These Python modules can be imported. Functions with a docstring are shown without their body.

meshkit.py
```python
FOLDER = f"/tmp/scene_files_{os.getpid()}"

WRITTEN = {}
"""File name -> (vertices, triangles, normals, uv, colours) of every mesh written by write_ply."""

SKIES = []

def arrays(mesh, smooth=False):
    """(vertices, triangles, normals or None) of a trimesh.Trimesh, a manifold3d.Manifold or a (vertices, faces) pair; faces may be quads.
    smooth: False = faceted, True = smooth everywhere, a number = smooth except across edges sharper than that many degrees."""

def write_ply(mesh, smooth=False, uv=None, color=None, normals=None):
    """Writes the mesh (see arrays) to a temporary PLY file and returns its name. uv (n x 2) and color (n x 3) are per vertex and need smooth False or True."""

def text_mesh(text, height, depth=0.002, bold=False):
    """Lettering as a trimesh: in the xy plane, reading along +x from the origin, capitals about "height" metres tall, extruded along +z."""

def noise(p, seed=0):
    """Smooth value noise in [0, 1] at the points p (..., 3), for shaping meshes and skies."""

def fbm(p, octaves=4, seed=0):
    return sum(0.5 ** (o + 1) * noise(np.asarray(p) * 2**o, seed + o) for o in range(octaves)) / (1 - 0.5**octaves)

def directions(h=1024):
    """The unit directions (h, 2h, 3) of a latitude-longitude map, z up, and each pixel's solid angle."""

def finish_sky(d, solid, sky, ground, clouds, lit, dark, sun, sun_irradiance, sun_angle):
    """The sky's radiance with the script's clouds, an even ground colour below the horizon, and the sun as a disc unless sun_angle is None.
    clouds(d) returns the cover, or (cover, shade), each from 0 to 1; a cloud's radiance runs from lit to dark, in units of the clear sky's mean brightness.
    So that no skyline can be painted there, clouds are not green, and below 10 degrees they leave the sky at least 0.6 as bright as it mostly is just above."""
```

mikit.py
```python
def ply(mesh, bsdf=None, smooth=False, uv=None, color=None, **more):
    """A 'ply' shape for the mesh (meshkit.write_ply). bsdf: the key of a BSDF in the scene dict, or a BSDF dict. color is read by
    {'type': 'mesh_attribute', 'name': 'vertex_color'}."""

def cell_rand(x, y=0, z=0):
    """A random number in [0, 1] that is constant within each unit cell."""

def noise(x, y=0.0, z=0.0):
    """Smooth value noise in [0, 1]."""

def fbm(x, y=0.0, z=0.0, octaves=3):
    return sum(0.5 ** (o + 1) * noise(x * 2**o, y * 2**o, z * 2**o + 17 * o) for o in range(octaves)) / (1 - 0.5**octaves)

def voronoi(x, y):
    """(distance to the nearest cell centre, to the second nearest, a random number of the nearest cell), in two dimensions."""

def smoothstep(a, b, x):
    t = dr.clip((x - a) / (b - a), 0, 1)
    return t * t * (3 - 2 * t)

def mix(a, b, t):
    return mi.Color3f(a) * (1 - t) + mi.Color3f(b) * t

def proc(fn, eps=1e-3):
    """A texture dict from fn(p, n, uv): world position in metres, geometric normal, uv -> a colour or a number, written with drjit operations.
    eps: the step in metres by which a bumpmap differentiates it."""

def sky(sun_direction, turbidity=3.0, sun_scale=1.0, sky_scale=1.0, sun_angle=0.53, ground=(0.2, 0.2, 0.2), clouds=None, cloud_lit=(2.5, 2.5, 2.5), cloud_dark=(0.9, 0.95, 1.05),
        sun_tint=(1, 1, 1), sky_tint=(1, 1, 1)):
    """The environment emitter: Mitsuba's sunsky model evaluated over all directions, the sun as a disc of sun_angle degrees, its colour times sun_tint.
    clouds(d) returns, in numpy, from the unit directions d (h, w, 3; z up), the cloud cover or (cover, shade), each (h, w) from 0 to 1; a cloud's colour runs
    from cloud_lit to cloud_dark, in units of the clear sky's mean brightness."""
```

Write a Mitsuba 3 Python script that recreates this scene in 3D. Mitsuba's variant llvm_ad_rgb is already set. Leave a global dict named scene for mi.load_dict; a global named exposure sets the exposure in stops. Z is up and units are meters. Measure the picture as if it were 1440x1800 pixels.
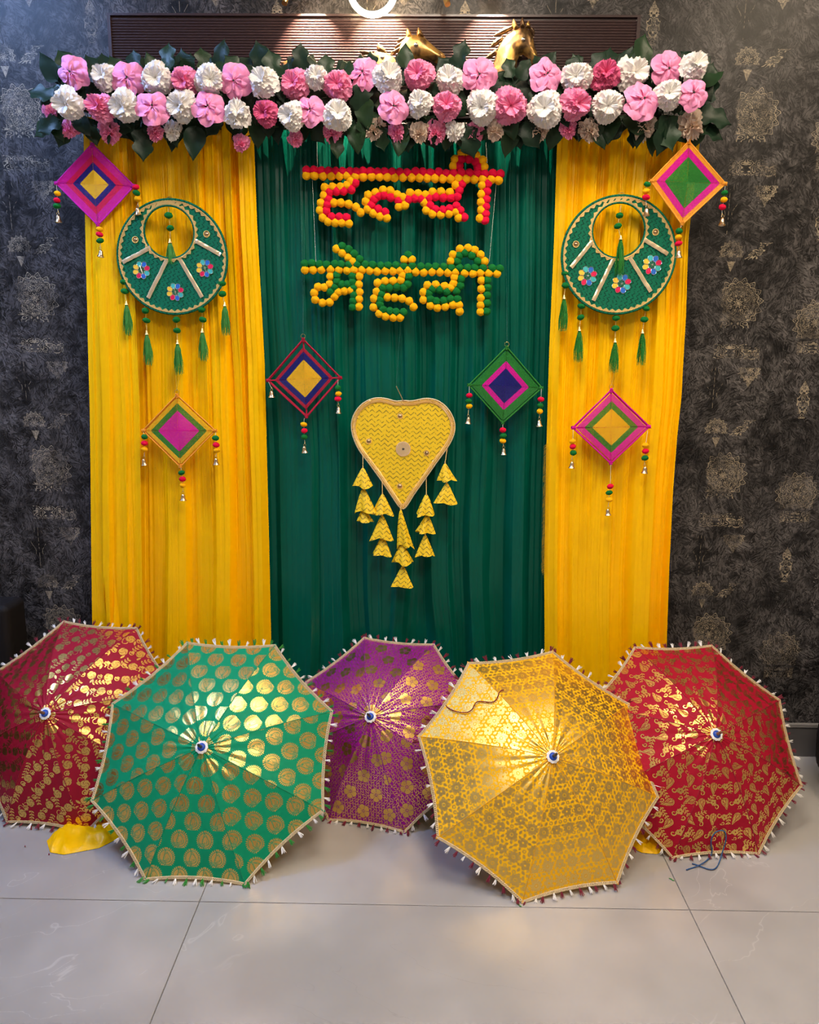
import math
import numpy as np
import trimesh
import drjit as dr
import mitsuba as mi
import mikit
import meshkit
from mikit import noise as N1, fbm, cell_rand, smoothstep, mix
from shapely.geometry import Polygon, Point, LineString
from shapely.ops import unary_union

T = mi.ScalarTransform4f
scene, labels = {}, {}
PI = math.pi

# ------------------------------------------------------------------ camera
F, YAW, PITCH, ROLL, DIST, HEIGHT = 1372.24, -0.0116, 0.1951, 0.0090, 2.4664, 1.3152
fw = np.array([math.sin(YAW) * math.cos(PITCH), math.cos(YAW) * math.cos(PITCH), -math.sin(PITCH)])
_r = np.cross(fw, [0, 0, 1.0]); _r /= np.linalg.norm(_r)
_u = np.cross(_r, fw)
RT = math.cos(ROLL) * _r + math.sin(ROLL) * _u
UP = -math.sin(ROLL) * _r + math.cos(ROLL) * _u
EYE = np.array([0.0, -DIST, HEIGHT])
scene['camera'] = {'type': 'perspective', 'fov_axis': 'x', 'fov': math.degrees(2 * math.atan(720 / F)), 'near_clip': 0.05, 'far_clip': 50.0,
                   'to_world': T().look_at(origin=EYE.tolist(), target=(EYE + fw).tolist(), up=UP.tolist())}
exposure = 0.50

# ------------------------------------------------------------------ light: radiances of the room's lamps (built further down)
RING_LIGHT = [40.0, 30.0, 18.0]
LENS_LIGHT = [60.0, 46.0, 32.0]
SPOT_LIGHT = [13.0, 9.4, 6.6]
# position (x, y), half sizes, radiance of the ceiling panels
CEILING = 2.75
PANELS = [((0.30, -2.45), (0.40, 0.30), [17.0, 15.0, 12.6], 'square warm white ceiling panel lamp above the middle of the room'),
          ((-1.60, -0.80), (0.25, 0.25), [11.0, 18.0, 36.0], 'square cool white ceiling panel lamp near the left wall'),
          ((0.10, -1.15), (0.25, 0.20), [30.0, 26.0, 20.5], 'square warm white ceiling panel lamp near the backdrop'),
          ((1.35, -1.00), (0.22, 0.22), [26.0, 21.0, 15.0], 'square warm white ceiling panel lamp near the right wall')]


def at(px, py, y=None, z=None):
    """The point of the plane y (or z) that the photograph shows at this pixel: used to measure sizes and places."""
    d = fw * F + RT * (px - 720) + UP * (900 - py)
    t = (y - EYE[1]) / d[1] if y is not None else (z - EYE[2]) / d[2]
    return EYE + t * d


# ------------------------------------------------------------------ helpers
def numbered(key):
    if key not in used:
        used.add(key)
        return key
    i = 1
    while f'{key}_{i:03d}' in used:
        i += 1
    used.add(f'{key}_{i:03d}')
    return f'{key}_{i:03d}'


used = set()


def thing(name, label, cat, group=None):
    key = numbered(name)
    labels[key] = {'label': label, 'category': cat}
    if group:
        labels[key]['group'] = group
    return key


def obj(name, shape, parent=None, label=None, kind=None, xf=None):
    key = numbered(parent + '__' + name if parent else name)
    scene[key] = shape if xf is None else {**shape, 'to_world': xf}
    if label or kind:
        labels[key] = {**labels.get(key, {}), **({'label': label} if label else {}), **({'kind': kind} if kind else {})}
    return key


def M(mesh, bsdf, smooth=False, **k):
    return mikit.ply(mesh, bsdf, smooth, **k)


def cat(ms):
    ms = [m for m in ms if m is not None]
    vs, fs, n = [], [], 0
    for v, f in ms:
        vs.append(np.asarray(v, float)); fs.append(np.asarray(f, int) + n); n += len(v)
    return np.vstack(vs), np.vstack(fs)


def tm(m):
    return np.array(m.vertices), np.array(m.faces)


def tube(path, r, sides=6, closed=False, cap=True):
    p = np.asarray(path, float)
    n = len(p)
    r = np.broadcast_to(np.asarray(r, float), (n,))
    if closed:
        t = np.roll(p, -1, 0) - np.roll(p, 1, 0)
    else:
        t = np.gradient(p, axis=0)
    t /= np.linalg.norm(t, axis=1, keepdims=True) + 1e-12
    a = np.cross(t[0], [0, 1, 0] if abs(t[0][1]) < 0.9 else [1, 0, 0])
    rings = []
    for i in range(n):
        a = a - t[i] * (a @ t[i])
        a /= np.linalg.norm(a) + 1e-12
        b = np.cross(t[i], a)
        th = np.arange(sides) / sides * 2 * PI
        rings.append(p[i] + r[i] * (np.cos(th)[:, None] * a + np.sin(th)[:, None] * b))
    v = np.vstack(rings)
    f = []
    for i in range(n if closed else n - 1):
        j = (i + 1) % n
        for k in range(sides):
            l = (k + 1) % sides
            f += [[i * sides + k, i * sides + l, j * sides + l], [i * sides + k, j * sides + l, j * sides + k]]
    if cap and not closed:
        for base, flip in ((0, 1), ((n - 1) * sides, 0)):
            for k in range(1, sides - 1):
                q = [base, base + k, base + k + 1]
                f.append(q[::-1] if flip else q)
    return v, np.array(f)


def lathe(prof, n=16):
    """profile of (radius, z) turned about z."""
    prof = np.asarray(prof, float)
    th = np.arange(n) / n * 2 * PI
    v = np.stack([np.outer(prof[:, 0], np.cos(th)), np.outer(prof[:, 0], np.sin(th)), np.repeat(prof[:, 1:2], n, 1)], -1).reshape(-1, 3)
    f = []
    for i in range(len(prof) - 1):
        for k in range(n):
            l = (k + 1) % n
            f += [[i * n + k, i * n + l, (i + 1) * n + l], [i * n + k, (i + 1) * n + l, (i + 1) * n + k]]
    return v, np.array(f)


def grid(P):
    """P (a, b, 3) -> mesh of the sheet."""
    a, b = P.shape[:2]
    i = np.arange(a * b).reshape(a, b)
    q = np.stack([i[:-1, :-1], i[1:, :-1], i[1:, 1:], i[:-1, 1:]], -1).reshape(-1, 4)
    return P.reshape(-1, 3), np.vstack([q[:, [0, 1, 2]], q[:, [0, 2, 3]]])


def rounded_box(lo, hi, r, sub=2):
    import manifold3d
    lo, hi = np.asarray(lo, float), np.asarray(hi, float)
    s = trimesh.creation.icosphere(subdivisions=sub, radius=r).vertices
    pts = np.vstack([s + [x, y, z] for x in (lo[0] + r, hi[0] - r) for y in (lo[1] + r, hi[1] - r) for z in (lo[2] + r, hi[2] - r)])
    return tm(trimesh.Trimesh(*[np.array(q) for q in (lambda m: (m.vert_properties[:, :3], m.tri_verts))(manifold3d.Manifold.hull_points(pts).to_mesh())], process=False))


def box(lo, hi):
    b = trimesh.creation.box(bounds=[lo, hi])
    return tm(b)


def extrude_xz(poly, y0, y1):
    """A shapely polygon given in (x, z), standing between the planes y0 (back) and y1 (front)."""
    out = []
    for g in getattr(poly, 'geoms', [poly]):
        m = trimesh.creation.extrude_polygon(g, abs(y1 - y0), engine='earcut')
        v = np.array(m.vertices)
        v = np.stack([v[:, 0], max(y0, y1) - v[:, 2], v[:, 1]], 1)
        out.append((v, np.array(m.faces)))
    return cat(out)


def pillow(pts, y0, thick, step=0.004):
    """A puffed, closed relief of the outline pts in (x, z); back at y0, bulging towards -y."""
    poly = Polygon(pts).buffer(0)
    poly = poly.buffer(0.002).buffer(-0.001)
    x0, z0, x1, z1 = poly.bounds
    ring = np.array(poly.exterior.segmentize(step).coords)[:-1]
    gx, gz = np.meshgrid(np.arange(x0, x1, step), np.arange(z0, z1, step))
    g = np.stack([gx.ravel(), gz.ravel()], 1)
    inner = poly.buffer(-step * 0.6)
    import shapely
    g = g[shapely.contains_xy(inner, g[:, 0], g[:, 1])]
    p = np.vstack([ring, g])
    from scipy.spatial import Delaunay
    tri = Delaunay(p).simplices
    c = p[tri].mean(1)
    tri = tri[shapely.contains_xy(poly, c[:, 0], c[:, 1])]
    d = shapely.distance(shapely.points(p), poly.exterior)
    R = thick
    h = np.where(d < R, np.sqrt(np.maximum(R * R - (R - np.minimum(d, R)) ** 2, 0)), R)
    h = thick * (0.75 * h / R + 0.25 * np.minimum(d / (1.8 * R), 1))
    front = np.stack([p[:, 0], y0 - h, p[:, 1]], 1)
    back = np.stack([p[:, 0], np.full(len(p), y0 + 0.25 * thick) * 1.0, p[:, 1]], 1)
    back[:, 1] = y0 + 0.25 * h
    return cat([(front, tri), (back, tri[:, ::-1])])


def frame_to(c, zaxis, xaxis=(1, 0, 0), s=1.0):
    z = np.asarray(zaxis, float); z = z / np.linalg.norm(z)
    x = np.asarray(xaxis, float); x = x - z * (x @ z); x /= np.linalg.norm(x)
    y = np.cross(z, x)
    s = np.broadcast_to(np.asarray(s, float), (3,))
    m = np.eye(4)
    m[:3, 0], m[:3, 1], m[:3, 2], m[:3, 3] = x * s[0], y * s[1], z * s[2], c
    return T(m.tolist())


def shift(c, s=1.0):
    return frame_to(c, (0, 0, 1), s=s)


# ------------------------------------------------------------------ materials
def mat(name, d):
    scene['mat_' + name] = {'type': 'twosided', 'bsdf': d}
    return 'mat_' + name


def rgb(*c):
    return {'type': 'rgb', 'value': list(map(float, c))}


def pr(color, rough=0.5, metal=0.0, spec=0.5, **k):
    return {'type': 'principled', 'base_color': rgb(*color) if isinstance(color, (tuple, list)) else color, 'roughness': rough, 'metallic': metal, 'specular': spec, **k}


def sstep(d, w):
    """1 inside (d < 0), soft over w."""
    return smoothstep(w, -w, d)


def hairline(d, w, s):
    return smoothstep(w + s, w - s * 0.3, dr.abs(d))


def wallpaper(p, n, uv):
    x, z = p.x, p.z
    big = fbm(x * 7, z * 7, 3.0, 4)
    mid = fbm(x * 42 + 9, z * 34, 7.0, 3)
    wx, wz = x * 30 + 2.2 * N1(x * 45, z * 45, 1.0) + 1.3 * N1(x * 120, z * 120, 6.0), z * 26 + 2.2 * N1(x * 45, z * 45, 4.0) + 1.3 * N1(x * 120, z * 120, 9.0)
    patch = cell_rand(dr.floor(wx), dr.floor(wz), 2.0)
    a = 1.57 + (patch - 0.5) * 2.6
    ca, sa = dr.cos(a), dr.sin(a)
    hu, hv = x * ca + z * sa, z * ca - x * sa
    hair = smoothstep(0.25, 0.75, N1(hu * 60, hv * 330, 2.0) * 0.6 + N1(hu * 130, hv * 620, 5.0) * 0.4)
    tone = 0.36 + 0.95 * smoothstep(0.30, 0.70, big * 0.5 + mid * 0.5)
    hole = smoothstep(0.36, 0.26, fbm(x * 24 + 3 + hair * 0.4, z * 30, 11.0, 3))
    tone = tone * (0.35 + 1.3 * hair) * (0.72 + 0.56 * patch) * (1 - 0.6 * hole)
    base = mi.Color3f(0.047, 0.0435, 0.043) * tone
    PX, PZ = 0.5383, 0.5302
    cu = (x - 0.9658) / PX + 0.5
    iu = dr.floor(cu)
    u = (cu - iu - 0.5) * PX
    cv = (z - 2.0167) / PZ + 0.5
    v = (cv - dr.floor(cv) - 0.5) * PZ

    def medal(u, v, R, cutl, cutb):
        r = dr.sqrt(u * u + v * v) + 1e-5
        th = dr.atan2(u, v)
        q = th * (15 / (2 * PI))
        t = dr.abs(q - dr.floor(q) - 0.5) * 2
        pet = R * (0.74 + 0.26 * (1 - dr.power(t, 1.3)))
        l = hairline(r - pet, 0.0010, 0.0009)
        l = dr.maximum(l, hairline(r - pet * 0.90 + 0.004 * t, 0.0008, 0.0008) * 0.8)
        l = dr.maximum(l, hairline(r - R * (0.74 + 0.10 * (1 - dr.power(1 - t, 1.3))), 0.0009, 0.0009))
        q2 = th * (8 / (2 * PI))
        t2 = dr.abs(q2 - dr.floor(q2) - 0.5) * 2
        s2 = N1(t2 * r * 130 + 3, r * 150, 2.0) * 3.0
        l = dr.maximum(l, hairline(s2 - dr.floor(s2) - 0.5, 0.12, 0.10) * sstep(r - R * 0.70, 0.002))
        l = l * sstep(r - R * 1.06, 0.002)
        keep = smoothstep(-0.002, 0.002, u + cutl + 0.02 * (N1(v * 60, iu) - 0.5)) * smoothstep(-0.002, 0.002, v + cutb)
        return l * keep

    def scroll(u, v, w, h, f, seed):
        s = N1(dr.abs(u) * f + seed, v * f, seed) * 3.2
        l = hairline(s - dr.floor(s) - 0.5, 0.11, 0.08)
        m = smoothstep(w, w * 0.9, dr.abs(u)) * smoothstep(h, h * 0.9, dr.abs(v))
        return l * m

    def drop(u, v, w, h):  # triangle pointing down
        return sstep(dr.abs(u) - w * dr.clip((v / h + 1) * 0.5, 0, 1), 0.001) * smoothstep(h, h * 0.95, dr.abs(v))

    line = medal(u, v, 0.076, 0.052, 0.052)
    line = dr.maximum(line, scroll(u + 0.005, v + 0.060, 0.045, 0.014, 95, 3.0))
    line = dr.maximum(line, scroll(u + 0.012, v + 0.143, 0.052, 0.023, 85, 11.0))
    line = dr.maximum(line, scroll(u - 0.056, v + 0.150, 0.024, 0.020, 120, 5.0) * 0.8)
    line = dr.maximum(line, medal(u - 0.053, v + 0.200, 0.034, 0.05, 0.05) * smoothstep(-0.19, -0.195, v))
    line = dr.maximum(line, drop(u - 0.053, v + 0.240, 0.014, 0.014) * N1(x * 300, z * 300))
    v2 = dr.select(v > 0.06, v, v + PZ)
    line = dr.maximum(line, medal(u + 0.034, v2 - 0.146, 0.036, 0.05, 0.012) * 0.8)
    line = dr.maximum(line, drop(u + 0.032, v2 - 0.106, 0.013, 0.016) * (0.4 + 0.8 * N1(x * 300, z * 300)))
    line = dr.maximum(line, scroll(u - 0.045 - (v2 - 0.15) * 0.9, v2 - 0.152, 0.020, 0.026, 110, 8.0))
    # half-drop neighbour column
    uB = dr.select(u < -0.02, u + PX, u) - 0.240
    vB = v + 0.056
    line = dr.maximum(line, medal(-uB, vB, 0.070, 0.060, 0.046) * 0.8)
    line = dr.maximum(line, scroll(uB, vB + 0.075, 0.05, 0.020, 90, 21.0) * 0.7)
    vB2 = dr.select(v > -0.1, v, v + PZ) - 0.235
    line = dr.maximum(line, scroll(uB + 0.012, vB2, 0.022 * dr.clip(1.2 - dr.abs(vB2) * 14, 0.2, 1), 0.055, 120, 2.0))
    line = dr.maximum(line, drop(uB + 0.012, -(vB2 - 0.05), 0.016, 0.016) * N1(x * 300, z * 300))
    # dark fleur in the ground between the motifs
    uf, vf = u + 0.052, dr.select(v > 0.0, v - PZ, v) + 0.262
    stem = sstep(dr.abs(uf) - 0.036 * (0.25 + 0.75 * dr.abs(dr.sin(vf * 52 + 1.3))) * dr.clip(1.15 - dr.abs(vf) / 0.075, 0, 1), 0.006) * smoothstep(0.072, 0.066, dr.abs(vf))
    wear = smoothstep(0.30, 0.55, fbm(x * 20, z * 20, 9.0, 2))
    fl = dr.maximum(hairline(dr.abs(uf) - 0.010 - 0.016 * dr.square(dr.sin(vf * 42 + 0.5)), 0.0006, 0.0008), hairline(uf, 0.0006, 0.0008)) * stem * smoothstep(0.35, 0.6, N1(x * 160, z * 160))
    base = base * (1 - 0.72 * stem)
    line = dr.maximum(line * (0.35 + 0.65 * wear) * (0.7 + 0.4 * hair), fl * 0.55)
    speck = smoothstep(0.80, 0.95, N1(x * 520, z * 520)) * smoothstep(0.45, 0.7, big) * 0.35
    base = base * (1 + speck * 2)
    return mix(base, mi.Color3f(0.36, 0.30, 0.215), line * 0.85)


mat('wallpaper', pr(mikit.proc(wallpaper), 0.42, 0.0, 0.28))


def marble(p, n, uv):
    x, y = p.x, p.y
    w = fbm(x * 3 + 1, y * 3, p.z * 3, 4)
    q = fbm(x * 5, y * 5, 8.0, 3)
    w2 = fbm((x + 0.5 * y) * 2.6 + q * 1.5, (y - 0.5 * x) * 10 + q * 3, 2.0, 5)
    c = mix((0.315, 0.305, 0.298), (0.415, 0.402, 0.392), smoothstep(0.3, 0.7, w * 0.6 + q * 0.4))
    vein = hairline(w2 - 0.5, 0.001, 0.010) * smoothstep(0.50, 0.72, N1(x * 2.3, y * 2.3, 4.0))
    c = mix(c, mi.Color3f(0.56, 0.55, 0.54), vein * 0.40)
    w3 = fbm((x - 0.4 * y) * 3.1 + 11 + q, (y + 0.4 * x) * 12, 3.0, 5)
    dk = hairline(w3 - 0.5, 0.001, 0.009) * smoothstep(0.50, 0.75, N1(x * 1.7 + 9, y * 1.7, 2.0))
    return mix(c, mi.Color3f(0.25, 0.235, 0.22), dk * 0.45)


mat('marble', pr(mikit.proc(marble), 0.24, 0.0, 0.5))
mat('grout', pr((0.13, 0.125, 0.12), 0.8))
mat('skirting', pr((0.085, 0.08, 0.08), 0.35))
mat('skirting_top', pr((0.20, 0.19, 0.18), 0.4))
mat('plaster', pr((0.40, 0.37, 0.34), 0.8))
mat('ceiling', pr((0.75, 0.73, 0.70), 0.8))
mat('panel', pr((0.040, 0.022, 0.022), 0.30, 0.0, 0.45))
mat('sofa', pr((0.010, 0.008, 0.0075), 0.7, 0.0, 0.2))
mat('brass', pr((0.80, 0.55, 0.20), 0.25, 1.0))
mat('bell', pr((0.78, 0.60, 0.38), 0.26, 1.0))
mat('gold', pr((0.90, 0.64, 0.24), 0.32, 0.6))
mat('gold_ribbon', pr((0.92, 0.74, 0.46), 0.24, 0.65))
def patina(p, n, uv):
    d = smoothstep(0.42, 0.62, fbm(p.x * 38, p.z * 38, p.y * 38, 3)) * 0.75 + 0.25 * N1(p.x * 300, p.z * 120, p.y * 300)
    return mix((0.60, 0.34, 0.09), (0.07, 0.04, 0.022), d)


mat('horse_gold', pr(mikit.proc(patina), 0.30, 0.75))
mat('horse_dark', pr((0.10, 0.06, 0.03), 0.35, 0.6))
mat('silver', pr((0.75, 0.72, 0.66), 0.2, 1.0))
mat('white', pr((0.78, 0.77, 0.75), 0.7))
mat('thread_green', pr((0.02, 0.12, 0.09), 0.6))
mat('thread_yellow', pr((0.7, 0.45, 0.05), 0.6))
mat('thread_white', pr((0.75, 0.72, 0.66), 0.7))
mat('mirror', pr((0.55, 0.38, 0.20), 0.06, 1.0))
mat('mdf', pr((0.36, 0.15, 0.07), 0.7))
mat('iron', pr((0.05, 0.045, 0.04), 0.4, 0.7))
mat('wood_tip', pr((0.16, 0.08, 0.05), 0.4))
mat('blue_cap', pr((0.015, 0.07, 0.42), 0.45))
mat('blue_cord', pr((0.03, 0.09, 0.22), 0.7))
mat('maroon', pr((0.16, 0.008, 0.025), 0.75))
mat('cream_lace', pr((0.62, 0.50, 0.30), 0.6))
mat('yellow_cloth', pr((0.95, 0.54, 0.0), 0.38, 0.0, 0.22))
mat('green_cloth', pr((0.0, 0.085, 0.058), 0.32, 0.0, 0.22))
mat('leaf', pr((0.008, 0.024, 0.012), 0.42, 0.0, 0.22))
mat('leaf_light', pr((0.013, 0.036, 0.014), 0.38, 0.0, 0.25))
mat('vine', pr((0.010, 0.022, 0.012), 0.7))
mat('flower_white', pr((0.80, 0.78, 0.75), 0.75))
mat('flower_pink', pr((0.80, 0.25, 0.44), 0.7))
mat('flower_rose', pr((0.62, 0.095, 0.23), 0.7))
mat('flower_blush', pr((0.87, 0.31, 0.56), 0.7))
mat('flower_cream', pr((0.62, 0.50, 0.40), 0.75))
mat('pom_yellow', pr((0.86, 0.42, 0.002), 0.9, 0.0, 0.2, sheen=0.4))
mat('pom_red', pr((0.70, 0.004, 0.045), 0.9, 0.0, 0.2, sheen=0.4))
mat('pom_green', pr((0.004, 0.14, 0.025), 0.9, 0.0, 0.2, sheen=0.4))
mat('tassel_green', pr((0.02, 0.22, 0.03), 0.6, 0.0, 0.5, sheen=0.4))
mat('yarn_magenta', pr((0.62, 0.004, 0.30), 0.65, 0.0, 0.3, sheen=0.1))
mat('yarn_purple', pr((0.50, 0.01, 0.36), 0.65, 0.0, 0.3, sheen=0.1))
mat('yarn_red', pr((0.62, 0.004, 0.07), 0.65, 0.0, 0.3, sheen=0.1))
mat('yarn_crimson', pr((0.40, 0.006, 0.035), 0.65, 0.0, 0.3, sheen=0.1))
mat('yarn_navy', pr((0.012, 0.007, 0.15), 0.65, 0.0, 0.3, sheen=0.1))
mat('yarn_yellow', pr((0.76, 0.44, 0.015), 0.65, 0.0, 0.3, sheen=0.1))
mat('yarn_orange', pr((0.80, 0.33, 0.03), 0.65, 0.0, 0.3, sheen=0.1))
mat('yarn_green', pr((0.02, 0.19, 0.025), 0.65, 0.0, 0.3, sheen=0.1))
mat('patch_red', pr((0.65, 0.01, 0.08), 0.4))
mat('patch_blue', pr((0.02, 0.14, 0.55), 0.4))
mat('patch_yellow', pr((0.85, 0.55, 0.05), 0.4))
mat('patch_cyan', pr((0.05, 0.45, 0.45), 0.4))


def zigzag(a, b, pitch, row, amp):
    """dashed zigzag rows of small holes; a across, b along (metres)."""
    t = a / pitch
    tri = dr.abs(t - dr.floor(t) - 0.5) * 2
    q = b / row + tri * amp / row
    d = dr.abs(q - dr.floor(q) - 0.5)
    dash = N1(a * 700, dr.floor(q) * 3.7)
    return smoothstep(0.13, 0.07, d) * smoothstep(0.30, 0.42, dash)


def weave_green(p, n, uv):
    w = zigzag(p.z + p.x * 0.25, p.x - p.z * 0.25, 0.0135, 0.0135, 0.0085)
    return mix(mi.Color3f(0.003, 0.135, 0.072), mi.Color3f(0.0005, 0.014, 0.008), w)


def weave_yellow(p, n, uv):
    w = zigzag(p.x - p.z * 0.05, p.z + p.x * 0.05, 0.0210, 0.0140, 0.0100)
    return mix(mi.Color3f(0.82, 0.55, 0.008), mi.Color3f(0.11, 0.055, 0.01), w * 0.9)


mat('weave_green', pr(mikit.proc(weave_green), 0.65, 0.0, 0.15))
mat('weave_yellow', pr(mikit.proc(weave_yellow), 0.55))


# --- foil prints of the umbrellas; uv in metres on the flat cloth: u across the panel, v from the tip outwards
def stag(u, v, cu, cv):
    r = dr.floor(v / cv)
    o = (r - 2 * dr.floor(r / 2)) * 0.5
    c = dr.floor(u / cu + o)
    return (u / cu + o - c - 0.5) * cu, (v / cv - r - 0.5) * cv, c, r


def rot2(x, y, a):
    c, s = dr.cos(a), dr.sin(a)
    return x * c + y * s, y * c - x * s


def paisley(x, y, s):
    """signed distance-like of a paisley of size s, head down, tail curling to +x."""
    x, y = x / s, y / s
    bx = x - 0.42 * dr.square(dr.maximum(y, -0.2) + 0.2)
    w = dr.select(y < 0, 0.52 * dr.sqrt(dr.maximum(1 - dr.square(y / 0.62), 0)), 0.52 * dr.power(dr.maximum(1 - y / 1.05, 0), 0.75))
    return (dr.abs(bx) - w) * s


def flower(x, y, R, n, depth=0.35):
    r = dr.sqrt(x * x + y * y) + 1e-6
    k = dr.abs(dr.cos(dr.atan2(y, x) * (n * 0.5)))
    return r - R * (1 - depth + depth * dr.sqrt(k))


def vesica(x, y, w, l):
    """leaf of half width w and half length l along y."""
    return dr.abs(x) - w * dr.maximum(1 - dr.square(y / l), 0) + dr.select(dr.abs(y) > l, 1.0, 0.0)


def spray(x, y, l, s):
    """a stem along y with paired leaves."""
    stem = hairline(x - 0.12 * l * dr.sin(y / l * 2.2), 0.0006, 0.0004) * sstep(dr.abs(y) - l, 0.0005)
    x = x - 0.12 * l * dr.sin(y / l * 2.2)
    t = y / s
    k = t - dr.floor(t) - 0.5
    lx, ly = rot2(dr.abs(x) - s * 0.48, k * s, -0.9)
    return dr.maximum(stem, sstep(vesica(lx, ly, s * 0.24, s * 0.52), 0.0004) * sstep(dr.abs(y) - l, 0.0005))


def curl(x, y, R):
    r = dr.sqrt(x * x + y * y) + 1e-6
    th = dr.atan2(y, x)
    rr = R * (0.30 + 0.70 * (th + PI) / (2 * PI))
    return hairline(r - rr, 0.0005 + 0.0009 * (th + PI) / (2 * PI), 0.0004)


def foil_rose(p, n, uv):
    u, v = uv.x * 0.95, uv.y * 0.95
    x, y, c, r = stag(u, v, 0.056, 0.034)
    a = cell_rand(c, r, 3.0) * 2.4 - 1.2
    x1, y1 = rot2(x, y, a)
    d = flower(x1, y1, 0.0118, 5, 0.14)
    rad = dr.sqrt(x1 * x1 + y1 * y1)
    th = dr.atan2(y1, x1)
    cut = hairline(dr.sin(th * 1.5 + rad * 330), 0.16, 0.10) * smoothstep(0.0015, 0.003, rad)
    w = sstep(d, 0.0005) * (1 - cut * 0.95)
    w = dr.maximum(w, sstep(vesica(x1 - 0.012, y1 + 0.012, 0.003, 0.008), 0.0004))
    x2, y2, c2, r2 = stag(u + 0.028, v + 0.004, 0.056, 0.068)
    w2 = spray(*rot2(x2 - 0.004, y2, 0.4 - 0.8 * cell_rand(c2, r2)), 0.024, 0.0085)
    x3, y3, c3, r3 = stag(u + 0.028, v + 0.034, 0.112, 0.068)
    w2 = dr.maximum(w2, curl(x3, y3, 0.012))
    w2 = dr.maximum(w2, curl(-x3 - 0.014, y3 + 0.012, 0.008))
    x5, y5, c5, r5 = stag(u, v + 0.017, 0.056, 0.034)
    w2 = dr.maximum(w2, curl(x5 + 0.012, -y5, 0.0075))
    x4, y4, c4, r4 = stag(u + 0.014, v + 0.015, 0.056, 0.034)
    f4 = flower(x4, y4, 0.0052, 5, 0.45)
    w2 = dr.maximum(w2, sstep(f4, 0.0004) * smoothstep(0.0008, 0.0013, dr.sqrt(x4 * x4 + y4 * y4)))
    return dr.maximum(w, w2 * smoothstep(-0.0005, 0.002, d))


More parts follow.
